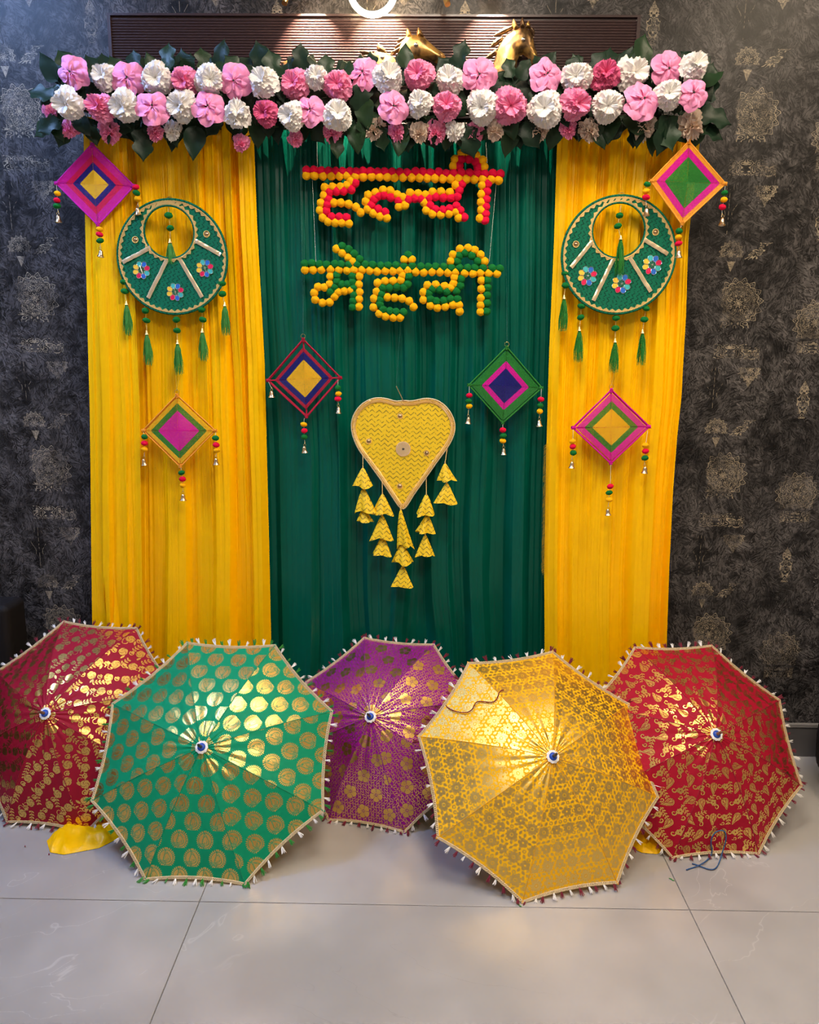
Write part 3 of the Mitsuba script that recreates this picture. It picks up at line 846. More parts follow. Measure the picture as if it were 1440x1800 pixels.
line = np.array([at(px, 172 + 6 * math.sin(px * .02), GY) for px in np.linspace(100, 1245, 90)])
vn = tube(line, .034 + .008 * np.sin(np.arange(90) * 1.7), 12)
vd = (meshkit.fbm(vn[0] * 40, 3, 5) - .5)[:, None] * .03
vv = vn[0] + vd * np.array([0, 1, 1])
obj('vine', M((vv, vn[1]), 'mat_vine', True), GA, label='dark bundled vine')
obj('stems', M(cat(stems), 'mat_vine'), GA, kind='stuff')


def leaf_mesh(seed, lobes):
    g = np.random.default_rng(seed)
    u = np.linspace(0, 1, 13)[:, None]; w = np.linspace(-1, 1, 7)[None]
    half = .40 * np.sin(PI * u ** .80) ** .75 * (1 + lobes * np.sin(u * 3 * PI * 1.15 + .3)) * (1 - .25 * u)
    X = half * w
    Y = u - .06 * np.abs(w) ** 2 + lobes * .25 * np.abs(w) * half
    Zc = -.22 * u ** 2 + .16 * np.abs(w) * half + .035 * np.sin(u * 9 + w * 3 + seed) * np.abs(w)
    P = np.stack([X, Y + 0 * X, Zc + 0 * X], -1)
    st = tube([[0, -.25, .03], [0, -.1, .015], [0, .02, 0.0]], .014, 4)
    return cat([grid(P), st])


LV = [M(leaf_mesh(i, (.0, .30, .18, .34)[i % 4]), 'mat_leaf' if i % 3 else 'mat_leaf_light', True) for i in range(8)]
g = np.random.default_rng(21)
spots = []
for i in range(104):  # upper fringe, lower fringe
    px = 92 + 1160 * (i + g.uniform(-.5, .5)) / 104
    top = i % 2
    if top and (650 < px < 690 or 725 < px < 785 or 880 < px < 940):
        top = 0
    spots.append((px, (137 if top else 210) + g.uniform(-10, 12), (PI / 2 if top else -PI / 2) + g.uniform(-.7, .7), g.uniform(.055, .082), -.18))
for i in range(150):  # between the flowers
    px = 95 + 1150 * (i + g.uniform(-.5, .5)) / 150
    spots.append((px, g.uniform(120, 232), g.uniform(0, 2 * PI), g.uniform(.05, .078), -.19))
for px, py, a, s in ((1118, 122, 1.25, .095), (803, 118, 1.3, .07), (712, 118, 1.5, .062), (529, 122, 1.55, .065), (387, 118, 1.4, .07), (295, 120, 1.6, .07), (100, 140, 2.2, .08), (92, 170, 2.8, .075), (95, 215, 3.6, .07),
                     (1232, 200, -.2, .09), (1235, 150, .7, .07), (1230, 222, -.35, .075), (1175, 205, -1.7, .10), (1168, 208, -1.35, .09), (345, 225, -1.7, .085), (250, 230, -1.5, .08), (590, 240, -1.4, .06), (820, 225, -1.3, .08), (640, 175, -1.5, .08), (640, 150, -1.8, .08), (912, 138, 1.0, .06), (900, 135, 1.9, .055), (950, 128, .9, .065)):
    spots.append((px, py, a, s, -.20))
for i, (px, py, a, s, y) in enumerate(spots):
    c = at(px, py, y + g.uniform(-.02, .02))
    d = np.array([math.cos(a), g.uniform(-.35, .05), math.sin(a)])
    nrm = np.array([g.uniform(-.5, .5), -1, g.uniform(-.2, .6)])
    nrm -= d * (nrm @ d) / (d @ d)
    nrm /= np.linalg.norm(nrm); d /= np.linalg.norm(d)
    obj('leaf', LV[i % 8], GA, xf=frame_to(c, nrm, np.cross(d, nrm), s))

# ================================================================== pompom signs
ico2 = trimesh.creation.icosphere(subdivisions=2)


def pom_shape(m, seed):
    v = np.array(ico2.vertices)
    g = np.random.default_rng(seed)
    v = v * (1 + g.uniform(-.09, .06, len(v)))[:, None]
    return M((v, np.array(ico2.faces)), m, True)


POM = {k: [pom_shape(m, s) for s in (1, 2, 3)] for k, m in (('Y', 'mat_pom_yellow'), ('R', 'mat_pom_red'), ('G', 'mat_pom_green'))}
PNAME = {'Y': 'yellow pompom', 'R': 'red pompom', 'G': 'green pompom'}
SY = -.118


def sign(name, label, rows, links, y):
    k = thing(name, label, 'lettering sign')
    P = {c: [at(500 + a / 3.4286, 250 + b / 3.4286, y - .010)[[0, 2]] for a, b in pts] for c, pts in rows.items()}
    allp = np.array([q for v in P.values() for q in v])
    geo = [Point(q).buffer(.0118) for q in allp]
    from scipy.spatial import cKDTree
    for a, b in cKDTree(allp).query_pairs(.0185):
        geo.append(LineString([allp[a], allp[b]]).buffer(.0100))
    board = unary_union(geo).buffer(.003).buffer(-.004)
    obj('board', M(extrude_xz(board.simplify(.0004), y + .004, y), 'mat_mdf'), k, label='brown board cut to the letters')
    g = np.random.default_rng(5)
    for c, pts in P.items():
        for q in pts:
            obj('pompom', POM[c][int(g.integers(3))], k, label=PNAME[c], xf=frame_to([q[0], y - .0085, q[1]], (g.uniform(-.4, .4), -1, g.uniform(-.4, .4)), (1, 0, .3), (.0122, .0122, .0112)))
    for (a, b) in links:
        obj('cord', M(tube([at(500 + px / 3.4286, 250 + py / 3.4286, yy) for px, py, yy in (a, b)], .0005, 4), 'mat_thread_white'), k, label='thin hanging cord')
    return k


S1 = {'R': [(133, 167), (178, 167), (222, 172), (267, 172), (308, 175), (352, 175), (395, 175), (432, 178), (473, 172), (518, 175), (562, 178), (605, 178), (650, 178), (695, 180), (740, 183), (790, 175), (835, 178), (880, 183), (930, 178), (975, 188), (1020, 186), (1068, 183), (1115, 185), (1160, 187), (1207, 190), (1257, 187), (1303, 190),
            (1055, 140), (1067, 100), (1113, 100), (1152, 115), (1167, 152), (1228, 250), (1222, 297), (1219, 345), (1215, 390), (1214, 432), (1210, 470),
            (427, 245), (403, 285), (355, 293), (313, 295), (270, 303), (265, 345), (257, 378), (252, 415), (285, 450), (330, 450), (374, 453),
            (522, 378), (540, 345), (562, 325), (598, 318), (640, 332), (688, 350), (565, 403), (607, 420), (748, 345), (787, 338), (825, 340),
            (1070, 252), (1055, 290), (1043, 328), (1003, 333), (957, 333), (910, 328), (870, 338), (878, 380), (910, 405), (957, 408), (995, 400), (1037, 385), (1060, 410), (1085, 452)],
      'Y': [(132, 200), (180, 200), (232, 203), (283, 203), (333, 203), (376, 200), (426, 207), (474, 209), (525, 206), (574, 207), (620, 209), (664, 212), (715, 210), (767, 212), (815, 213), (862, 215), (908, 217), (956, 219), (1001, 219), (1050, 217), (1098, 222), (1145, 223), (1195, 222), (1248, 225), (1293, 229),
            (1018, 143), (1028, 102), (1068, 65), (1110, 63), (1155, 77), (1195, 107), (1205, 148), (1193, 258), (1188, 313), (1186, 360), (1187, 408), (1179, 457),
            (400, 234), (378, 258), (337, 268), (290, 268), (243, 272), (238, 320), (220, 365), (214, 410), (231, 455), (263, 478), (305, 485), (345, 485), (388, 490), (297, 365), (341, 365), (387, 373), (431, 391), (460, 423),
            (505, 318), (549, 302), (594, 288), (638, 291), (680, 316), (713, 332), (490, 357), (502, 403), (535, 428), (577, 447), (617, 456), (690, 388), (727, 380), (757, 305), (807, 310), (850, 317), (843, 363),
            (893, 300), (945, 297), (997, 302), (1032, 257), (855, 410), (893, 432), (942, 436), (992, 430), (1035, 420), (1050, 455)]}
S2 = {'G': [(122, 733), (165, 730), (210, 737), (254, 738), (303, 735), (343, 736), (388, 738), (437, 738), (487, 737), (532, 740), (580, 744), (625, 744), (672, 742), (720, 750), (770, 748), (822, 750), (868, 752), (912, 750), (960, 752), (1005, 757), (1055, 757), (1105, 758), (1148, 758), (1197, 757), (1253, 760), (1298, 762),
            (1042, 718), (1053, 685), (1088, 667), (1130, 683), (1165, 717), (348, 627), (387, 646), (418, 672), (452, 705), (745, 680), (315, 802), (315, 838), (303, 875), (278, 903), (345, 858), (380, 858),
            (410, 808), (410, 843), (415, 880), (418, 920), (415, 957), (412, 993), (748, 808), (742, 855), (720, 875), (678, 873), (632, 878), (592, 878), (585, 915), (577, 950), (575, 975), (593, 1008), (635, 1018), (672, 1023), (718, 1025),
            (1065, 825), (1060, 865), (1037, 897), (980, 900), (935, 888), (890, 885), (870, 912), (878, 945), (917, 958), (960, 955), (1000, 945), (1042, 945), (1223, 832), (1225, 877), (1222, 922), (1222, 970), (1219, 1020)],
      'Y': [(124, 770), (172, 770), (223, 768), (277, 766), (328, 770), (378, 773), (419, 768), (468, 770), (515, 773), (560, 778), (608, 775), (655, 777), (697, 775), (745, 772), (791, 782), (840, 785), (890, 780), (937, 782), (985, 785), (1030, 785), (1087, 790), (1137, 792), (1182, 787), (1232, 790), (1282, 792),
            (1003, 717), (1016, 678), (1058, 643), (1107, 637), (1147, 650), (1182, 677), (1207, 718), (313, 642), (348, 668), (385, 694), (410, 718), (723, 707), (768, 707),
            (277, 808), (274, 855), (241, 875), (202, 872), (179, 908), (185, 949), (229, 968), (273, 965), (302, 930), (325, 903), (362, 897), (400, 892), (452, 808), (448, 857), (452, 902), (449, 945), (449, 991),
            (712, 803), (702, 833), (655, 837), (607, 838), (562, 848), (557, 900), (540, 941), (537, 995), (572, 1033), (610, 1050), (657, 1057), (697, 1057), (620, 935), (665, 938), (710, 942), (752, 958), (778, 993),
            (1025, 815), (1020, 852), (1005, 875), (965, 868), (913, 858), (862, 862), (838, 903), (838, 950), (880, 985), (922, 998), (970, 992), (1015, 980), (1053, 982), (1057, 1020), (1188, 832), (1188, 884), (1185, 940), (1184, 982), (1183, 1022)]}
sign('pompom_sign', 'red and yellow pompom Hindi lettering, the upper word on the green curtain', S1, [((200, 175, SY + .004), (196, 0, -.10)), ((1225, 180, SY + .004), (1215, 0, -.10))], SY)
sign('pompom_sign', 'green and yellow pompom Hindi lettering, the lower word on the green curtain', S2, [((190, 730, SY + .004), (168, 215, SY + .004)), ((1235, 720, SY + .004), (1280, 215, SY + .004))], SY)

# ================================================================== hangings
BELL = M(lathe([(.0009, .0140), (.0022, .0138), (.0030, .0128), (.0042, .0110), (.0046, .0070), (.0056, .0030), (.0074, .0006), (.0078, -.0006), (.0072, -.0010), (.0050, .0030), (.0040, .0080), (.0002, .0120)], 18), 'mat_bell', 40)
CLAPPER = M(tm(trimesh.creation.icosphere(subdivisions=1, radius=.0020)), 'mat_bell', True)
BEAD = M(tm(trimesh.creation.icosphere(subdivisions=1, radius=.0021)), 'mat_gold', True)
CAPM = M(lathe([(.0006, .010), (.0016, .0098), (.0030, .004), (.0050, 0), (.0046, -.0004), (.0006, .003)], 12), 'mat_gold', 40)


def pom(c, kind, parent, g, r=.0096):
    obj('pompom', POM[kind][int(g.integers(3))], parent, label=PNAME[kind], xf=frame_to(c, (g.uniform(-.3, .3), g.uniform(-.3, .3), 1), (1, g.uniform(-.4, .4), 0), (r * g.uniform(.95, 1.12), r, r * g.uniform(.72, .86))))


def bell_strand(key, start, poms, bell, y, g):
    """start, bell = pixels (bell: x, y of its rim); poms = [(kind, px, py)]"""
    s = obj('strand', M(tube([at(*start, y)] + [at(px, py, y) for _, px, py in poms] + [at(bell[0], bell[1] - 15, y)], .0006, 4), 'mat_thread_white'), key)
    for k, px, py in poms:
        pom(at(px, py, y - .001), k, s, g)
    b = at(bell[0], bell[1], y)
    tilt = frame_to(b + [0, 0, .0012], (g.uniform(-.12, .12), g.uniform(-.1, .15), 1), s=1.32)
    obj('bell', BELL, s, xf=tilt, label='small brass bell')
    ly = poms[-1][2] if poms else start[1]
    top = b + [0, 0, .0205]
    last = at(bell[0], ly, y)
    obj('ring', M(tube(ring_path(top + [0, 0, .003], .0036, 14), .0007, 5, True), 'mat_brass', True), s, label='brass ring')
    n = max(1, int((last[2] - top[2] - .018) / .0045))
    for i in range(n):
        obj('bead', BEAD, s, xf=shift([b[0] * .7 + last[0] * .3, y, top[2] + .009 + .0045 * i], .8), label='tiny gold bead')
    return s


def diamond(label, corners, bands, frame, frame_mat, strands, y, cord_to, cord_mat='yellow', seed=0):
    """bands: [(outer, inner, material)] in fractions of the half diagonal."""
    k = thing('diamond_hanging', label, 'wall hanging')
    V = np.array([at(px, py, y) for px, py in corners])
    c = (V[0] + V[2]) / 2 * .5 + (V[1] + V[3]) / 2 * .5
    g = np.random.default_rng(seed)
    for a in (0, 1):
        d = V[a + 2] - V[a]
        obj('cross_stick', M(tube([V[a] - d * .015 + [0, .004, 0], V[a + 2] + d * .015 + [0, .004, 0]], .0024, 8), 'mat_' + frame_mat, 40), k)
    if frame:
        for a in range(4):
            p, q = V[a], V[(a + 1) % 4]
            for off in ((0, 0, 0), (0, .0045, 0)):
                o = np.array(off) + ((c - p) * .028 if off[1] else 0)
                path = [p + o + (q - p) * t + np.array([0, 0, g.uniform(-.0006, .0006)]) for t in np.linspace(-.01, 1.01, 7)]
                obj('frame_rod', M(tube(path, .0021, 7), 'mat_' + frame_mat, True), k)
    for a in range(4):  # knots at the corners
        p = V[a]
        th = np.linspace(0, 4 * 2 * PI, 40)
        ax = (c - p) / np.linalg.norm(c - p)
        sd = np.cross(ax, [0, 1, 0])
        path = p + .0042 * (np.cos(th)[:, None] * sd + np.sin(th)[:, None] * np.array([0, 1, 0])) + np.linspace(-.004, .008, 40)[:, None] * ax
        obj('knot', M(tube(path, .0013, 5), 'mat_' + frame_mat, True), k)
    for o, i, m in bands:
        half = np.linalg.norm(V[0] - V[2]) / 2
        n = max(2, int((o - i) * half / .0021 + .5))
        th = []
        for t in range(n):
            s = o - (o - i) * (t + .5) / n
            r = (o - i) / n * half * .74 * .5 * .98
            lift = np.array([0, -.0075 * (1 - s), 0])
            wob = g.uniform(-.0002, .0002)
            P = [c + (v - c) * (s + wob) + lift for v in V]
            path = []
            for a in range(4):
                path += [P[a] * (1 - t_) + P[(a + 1) % 4] * t_ for t_ in (.02, .5, .98)]
            th.append(tube(path, [r * .93] * 12, 5, True))
        obj('yarn_band', M(cat(th), 'mat_' + m, 60), k, label=m.replace('yarn_', '') + ' yarn band')
    for start, poms, bell in strands:
        bell_strand(k, start, poms, bell, y - .004, g)
    obj('hook_ring', M(tube(ring_path(V[0] + [0, 0, .008], .0065, 20), .0008, 6, True), 'mat_brass', True), k, label='brass ring')
    e = at(*cord_to, y + .012)
    for sx in (-.004, .004):
        obj('cord', M(tube([V[0] + [0, 0, .013], V[0] * .5 + e * .5 + [sx, 0, 0], e + [sx * 2, 0, 0]], .00045, 4), 'mat_thread_' + cord_mat), k)
    return k


HYD = -.158
D = diamond
D('pink and red yarn diamond with yellow centre, at the upper left over the wallpaper', [(162, 253), (236, 327), (172, 396), (98, 322)],
  [(.985, .74, 'yarn_magenta'), (.74, .55, 'yarn_red'), (.55, .37, 'yarn_navy'), (.37, .0, 'yarn_yellow')], True, 'yarn_purple',
  [((99, 325), [('Y', 101, 340), ('R', 100, 352), ('G', 100, 362)], (103, 391)), ((238, 327), [('R', 239, 329), ('G', 240, 339), ('Y', 242, 350)], (243, 378)), ((173, 398), [('Y', 175, 403), ('R', 175, 412), ('G', 176, 423)], (177, 452))], HYD, (160, 235), seed=1)
D('yarn diamond with large pink centre and yellow rim on the left yellow curtain', [(311, 694), (379, 757), (317, 821), (251, 757)],
  [(.93, .77, 'yarn_yellow'), (.77, .57, 'yarn_green'), (.57, .0, 'yarn_magenta')], True, 'yarn_orange',
  [((252, 760), [('G', 254, 768), ('R', 254, 779), ('Y', 254, 790)], (254, 818)), ((379, 760), [('G', 379, 770), ('R', 380, 782), ('Y', 381, 792)], (380, 817)), ((318, 822), [('G', 319, 831), ('R', 321, 842), ('Y', 321, 853)], (322, 880))], HYD, (313, 640), seed=2)
D('crimson framed yarn diamond with navy ring and yellow centre on the green curtain', [(533, 596), (599, 664), (539, 733), (470, 669)],
  [(.80, .69, 'yarn_crimson'), (.69, .49, 'yarn_navy'), (.49, .0, 'yarn_yellow')], True, 'yarn_crimson',
  [((472, 671), [], (478, 699)), ((594, 667), [('G', 594, 682), ('Y', 595, 692), ('R', 594, 701)], (595, 727)), ((535, 735), [('Y', 534, 746), ('R', 535, 757), ('G', 535, 768)], (536, 796))], -.125, (533, 262), 'green', seed=3)
D('green framed yarn diamond with pink ring and navy centre on the green curtain', [(891, 610), (953, 682), (884, 744), (824, 677)],
  [(.93, .65, 'yarn_green'), (.65, .46, 'yarn_magenta'), (.46, .0, 'yarn_navy')], True, 'yarn_green',
  [((825, 679), [('R', 825, 695), ('G', 824, 705), ('Y', 825, 714)], (823, 745)), ((952, 683), [('R', 951, 702), ('G', 950, 713), ('Y', 949, 723)], (948, 750)), ((884, 746), [('R', 884, 756), ('G', 885, 766), ('Y', 884, 775)], (885, 800))], -.125, (893, 262), 'green', seed=4)
D('orange framed yarn diamond with green centre, at the upper right over the wallpaper', [(1211, 248), (1276, 323), (1199, 395), (1144, 318)],
  [(.985, .85, 'yarn_orange'), (.85, .62, 'yarn_magenta'), (.62, .0, 'yarn_green')], True, 'yarn_orange',
  [((1142, 318), [('G', 1138, 324), ('Y', 1136, 336), ('R', 1136, 347)], (1136, 379)), ((1275, 327), [('G', 1274, 339), ('Y', 1273, 351), ('R', 1270, 364)], (1269, 396)), ((1198, 397), [('G', 1194, 406), ('Y', 1193, 417), ('R', 1193, 428)], (1193, 453))], HYD - .03, (1212, 232), seed=5)
D('pink framed yarn diamond with green ring and yellow centre on the right yellow curtain', [(1075, 685), (1142, 750), (1074, 815), (1007, 752)],
  [(.92, .70, 'yarn_magenta'), (.70, .50, 'yarn_green'), (.50, .0, 'yarn_yellow')], True, 'yarn_magenta',
  [((1008, 755), [('Y', 1007, 776), ('R', 1007, 785), ('G', 1008, 796)], (1005, 823)), ((1139, 757), [('Y', 1135, 783), ('R', 1135, 793), ('G', 1134, 805)], (1133, 832)), ((1074, 816), [('R', 1073, 855), ('G', 1071, 866), ('Y', 1071, 878)], (1069, 906))], HYD, (1077, 640), seed=6)


# --- round green woven hangings
def tassel_mesh(L, seed, spread=.010):
    g = np.random.default_rng(seed)
    out = []
    for i in range(64):
        a, r = g.uniform(0, 2 * PI), spread * math.sqrt(g.uniform(.02, 1))
        d = np.array([math.cos(a), math.sin(a), 0])
        l = L * g.uniform(.86, 1.03)
        w = g.uniform(-.0016, .0016, (2, 3))
        out.append(tube([d * r * .18, d * r * .62 + [0, 0, -l * .25] + w[0], d * r * .95 + [0, 0, -l * .65] + w[1], d * r * 1.0 + [0, 0, -l]], [.0006, .0007, .0007, .0003], 3, cap=False))
    return cat(out)


TAS = [M(tassel_mesh(.092, s, .0140), 'mat_tassel_green') for s in (1, 2, 3)]


def teeth_ring(c, R, n, depth, w, inward):
    """flat ring with triangular teeth on one side; centre in (x, z)."""
    th = np.arange(2 * n) / (2 * n) * 2 * PI
    s = -1 if inward else 1
    r = R + s * np.where(np.arange(2 * n) % 2, depth, 0)
    a = Polygon(np.stack([c[0] + r * np.cos(th), c[1] + r * np.sin(th)], 1))
    b = Point(c).buffer(R - s * w, quad_segs=32)
    return b.difference(a) if inward else a.difference(b)


def round_hanging(label, ctr, rx, hole, hr, ribbons, flws, mirrors, tassels, ring, y, cord, seed):
    k = thing('round_hanging', label, 'wall hanging')
    g = np.random.default_rng(seed)
    mpp = (DIST + y) / F * 1.02
    c, h = at(*ctr, y)[[0, 2]], at(*hole, y)[[0, 2]]
    R, H = rx * mpp, hr * mpp
    disc = Point(c).buffer(R, quad_segs=40).difference(Point(h).buffer(H, quad_segs=32))
    obj('woven_disc', M(extrude_xz(disc, y + .009, y), 'mat_weave_green'), k)
    edge = lambda q, r, yy: np.array([[q[0] + r * math.cos(t), yy, q[1] + r * math.sin(t)] for t in np.arange(96) / 96 * 2 * PI])
    obj('piping', M(cat([tube(edge(c, R, y), .0034, 6, True), tube(edge(h, H, y), .003, 6, True)]), 'mat_weave_green', True), k)
    t1 = teeth_ring(c, R - .0070, 52, .0065, .0040, True)
    t2 = teeth_ring(h, H + .0055, 28, .0065, .0040, False)
    obj('gold_trim', M(extrude_xz(t1, y - .0002, y - .0022), 'mat_gold'), k, label='gold zigzag trim on the outer edge')
    obj('gold_trim', M(extrude_xz(t2, y - .0002, y - .0026), 'mat_gold'), k, label='gold zigzag trim around the opening')
    ropes = []
    for q, r in ((c, R - .0045), (h, H + .0040)):
        n = int(2 * PI * r / .0016)
        t = np.arange(n) / n * 2 * PI
        ropes.append(tube(np.stack([q[0] + (r + .0009 * np.sin(t * n / 5)) * np.cos(t), np.full(n, y - .0028) + .0007 * np.cos(t * n / 5), q[1] + (r + .0009 * np.sin(t * n / 5)) * np.sin(t)], 1), .0012, 4, True))
    obj('gold_cord', M(cat(ropes), 'mat_gold', True), k)
    for a, b in ribbons:
        a, b = at(*a, y - .003), at(*b, y - .003)
        n = 14
        d = (b - a) / np.linalg.norm(b - a); s = np.array([-d[2], 0, d[0]])
        t = np.linspace(0, 1, n)[:, None]; w = np.linspace(-1, 1, 5)[None]
        yy = y - .0028 - .0012 * (1 - w ** 2) - .0021 * np.array([g.uniform(-1, 1, n)]).T - .0006 * w * np.array([g.uniform(-1, 1, n)]).T
        P = a + (b - a) * t[..., None] + s * (w * .0058)[..., None]
        P = P + 0 * w[..., None]
        P[..., 1] = yy
        obj('gold_ribbon', M(grid(P), 'mat_gold_ribbon', 50), k)
    cols = ['patch_red', 'patch_yellow', 'patch_cyan', 'patch_blue']
    for px, py, r in flws:
        q = at(px, py, y)[[0, 2]]; r *= mpp
        f = obj('flower_patch', M(extrude_xz(Point(q).buffer(r * .40), y, y - .0014), 'mat_weave_green'), k, label='embroidered flower patch')
        ol = []
        for i in range(8):
            a = i * PI / 4 + .3
            d, s = np.array([math.cos(a), math.sin(a)]), np.array([-math.sin(a), math.cos(a)])
            t = np.arange(18) / 18 * 2 * PI
            e = q + d * r * (.66 + .32 * np.cos(t))[:, None] + s * (r * .27 * np.sin(t))[:, None]
            obj('petal', M(extrude_xz(Polygon(e), y, y - .002), 'mat_' + cols[(i * 3 + i // 4) % 4]), f)
            ol.append(tube(np.stack([e[:, 0], np.full(18, y - .0024), e[:, 1]], 1), .0007, 4, True))
            ol.append(tube([[q[0], y - .0022, q[1]], [*(q + d * r * .5)[:1], y - .0022, (q + d * r * .5)[1]]], .0004, 4))
        obj('outline', M(cat(ol), 'mat_silver'), f, label='silver outline')
    for px, py in mirrors:
        q = at(px, py, y)
        f = obj('mirror', M(lathe([(.0001, .0030), (.0030, .0026), (.0056, .0010), (.0062, 0)], 20), 'mat_mirror', True), k, xf=frame_to(q, (0, -1, 0)), label='round mirror stud')
        t = np.arange(24) / 24 * 2 * PI
        obj('bead_rim', M(cat([(lambda m: (m[0] * .0016 + [.0082 * math.cos(a), .0082 * math.sin(a), .0012], m[1]))(tm(trimesh.creation.icosphere(subdivisions=1))) for a in t[::1]]), 'mat_gold', True), f, xf=frame_to(q, (0, -1, 0)), label='gold bead rim')
    for st, p1, p2, cp, front in tassels:
        yy = y + (-.009 if front else .004)
        s = obj('tassel_strand', M(tube([at(*st, yy), at(*p1, yy), at(*p2, yy), at(*cp[:2], yy)], .0006, 4), 'mat_gold'), k, label='gold bead string with green tassel')
        for p in (p1, p2):
            pom(at(*p, yy), 'G', s, g, .0105)
        for (a, b) in ((st, p1), (p2, (cp[0], cp[1] - 4))):
            A_, B_ = at(*a, yy), at(*b, yy)
            n = int(np.linalg.norm(A_ - B_) / .0043)
            for i in range(1, n):
                obj('bead', BEAD, s, xf=shift(A_ + (B_ - A_) * i / n, .9))
        C_ = at(*cp[:2], yy)
        obj('cap', CAPM, s, xf=shift(C_, 1.25), label='gold cap')
        obj('tassel', TAS[int(g.integers(3))], s, xf=shift(C_ + [0, 0, .002], (1, 1, np.linalg.norm(at(*cp[:2], yy) - at(cp[0], cp[2], yy)) / .092) if len(cp) > 2 else 1), label='green thread tassel')
    rr = at(*ring, y + .004)
    obj('hook_ring', M(tube(ring_path(rr, .0105, 26), .0012, 7, True), 'mat_brass', True), k, label='gold hanging ring')
    obj('cord', M(cat([tube([rr + [s, 0, .010], at(cord[0] + s * 900, cord[1], y + .02)], .0007, 4) for s in (-.002, .002)]), 'mat_yarn_yellow'), k)


E5 = lambda a, b: (80 + a / 3.789, 240 + b / 3.789)
E6 = lambda a, b: (980 + a / 4.09, 240 + b / 4.09)


def ts(e, pts, end, front=False):
    q = [e(*p) for p in pts]
    return (q[0], q[1], q[2], (q[3][0], q[3][1], e(0, end)[1]), front)


round_hanging('round green woven hanging with gold ribbons and tassels on the left yellow curtain', (303, 452.5), 91, (297.5, 408), 41.5,
              [(E5(700, 738), E5(512, 838)), (E5(808, 822), E5(682, 1075)), (E5(898, 822), E5(1043, 1070)), (E5(992, 690), E5(1168, 788))],
              [(*E5(640, 890), 15), (*E5(865, 1035), 15), (*E5(1062, 878), 15)], [E5(598, 688), E5(1073, 650)],
              [ts(E5, [(820, 470), (820, 525), (832, 610), (830, 710)], 860), ts(E5, [(520, 900), (523, 968), (528, 1030), (540, 1122)], 1330), ts(E5, [(660, 1100), (665, 1160), (672, 1225), (675, 1320)], 1530),
               ts(E5, [(875, 1160), (872, 1220), (876, 1292), (880, 1382)], 1590), ts(E5, [(1045, 1080), (1040, 1153), (1048, 1220), (1045, 1305)], 1500), ts(E5, [(1175, 920), (1175, 980), (1178, 1048), (1195, 1130)], 1330)],
              E5(827, 428), HYD + .004, (297, 240), 31)
round_hanging('round green woven hanging with a tassel across its front, on the right yellow curtain', (1087.6, 449), 93, (1087.6, 405), 43,
              [(E6(258, 745), E6(98, 942)), (E6(410, 868), E6(258, 1180)), (E6(520, 868), E6(672, 1115)), (E6(622, 738), E6(795, 845))],
              [(*E6(215, 1003), 16.5), (*E6(460, 1058), 16.5), (*E6(680, 923), 16.5)], [E6(133, 775), E6(705, 688)],
              [ts(E6, [(458, 492), (447, 568), (435, 643), (455, 742)], 1010, True), ts(E6, [(65, 915), (55, 985), (58, 1070), (48, 1168)], 1405), ts(E6, [(168, 1150), (172, 1220), (168, 1300), (158, 1397)], 1630),
               ts(E6, [(425, 1245), (422, 1305), (418, 1378), (415, 1480)], 1705), ts(E6, [(633, 1175), (638, 1235), (625, 1315), (612, 1415)], 1650)],
              E6(460, 432), HYD + .004, (1093, 240), 32)

# --- heart
Hk = thing('heart_hanging', 'yellow woven heart hanging with five strings of cloth bells on the green curtain', 'wall hanging')
hy = -.118
H_ = lambda a, b: (600 + a / 4.864, 680 + b / 4.864)
ctl = [(530, 118), (590, 122), (650, 113), (710, 101), (770, 103), (830, 122), (885, 160), (930, 215), (960, 280), (972, 345), (962, 410), (935, 470), (900, 530), (845, 605), (760, 725), (680, 838), (600, 955), (548, 1032), (533, 1044), (515, 1040), (480, 1005), (400, 885), (300, 740),
       (215, 625), (150, 535), (110, 450), (92, 385), (87, 325), (98, 265), (125, 210), (170, 155), (230, 115), (290, 98), (350, 97), (410, 108), (470, 124)]
pts = np.array([at(*H_(*q), hy)[[0, 2]] for q in ctl])
from scipy.interpolate import splprep, splev
tck, _ = splprep(np.vstack([pts, pts[:1]]).T, s=1e-6, per=True)
hp = Polygon(np.stack(splev(np.linspace(0, 1, 160)[:-1], tck), 1)).buffer(0)
obj('woven_heart', M(extrude_xz(hp, hy + .010, hy), 'mat_weave_yellow'), Hk)
ring = np.array(hp.exterior.segmentize(.003).coords)[:-1]
obj('piping', M(tube(np.stack([ring[:, 0], np.full(len(ring), hy), ring[:, 1]], 1), .0022, 5, True), 'mat_cream_lace', True), Hk)
tr = []
for off, amp in ((-.0065, .0038), (-.0105, .0026)):
    e = np.array(hp.buffer(off).exterior.segmentize(.0006).coords)[:-1]
    n = len(e); s = np.arange(n)
    nrm = np.roll(e, -3, 0) - np.roll(e, 3, 0); nrm = np.stack([-nrm[:, 1], nrm[:, 0]], 1) / (np.linalg.norm(nrm, axis=1, keepdims=True) + 1e-9)
    ph = s * .0006 / .0042
    tri = np.abs(ph - np.floor(ph) - .5) * 4 - 1
    e = e + nrm * (tri * amp)[:, None]
    tr.append(tube(np.stack([e[:, 0], hy - .0022 - .0008 * np.cos(ph * 6.28), e[:, 1]], 1), .0010, 4, True))
g = np.random.default_rng(8)
outer = hp.buffer(-.0075).exterior
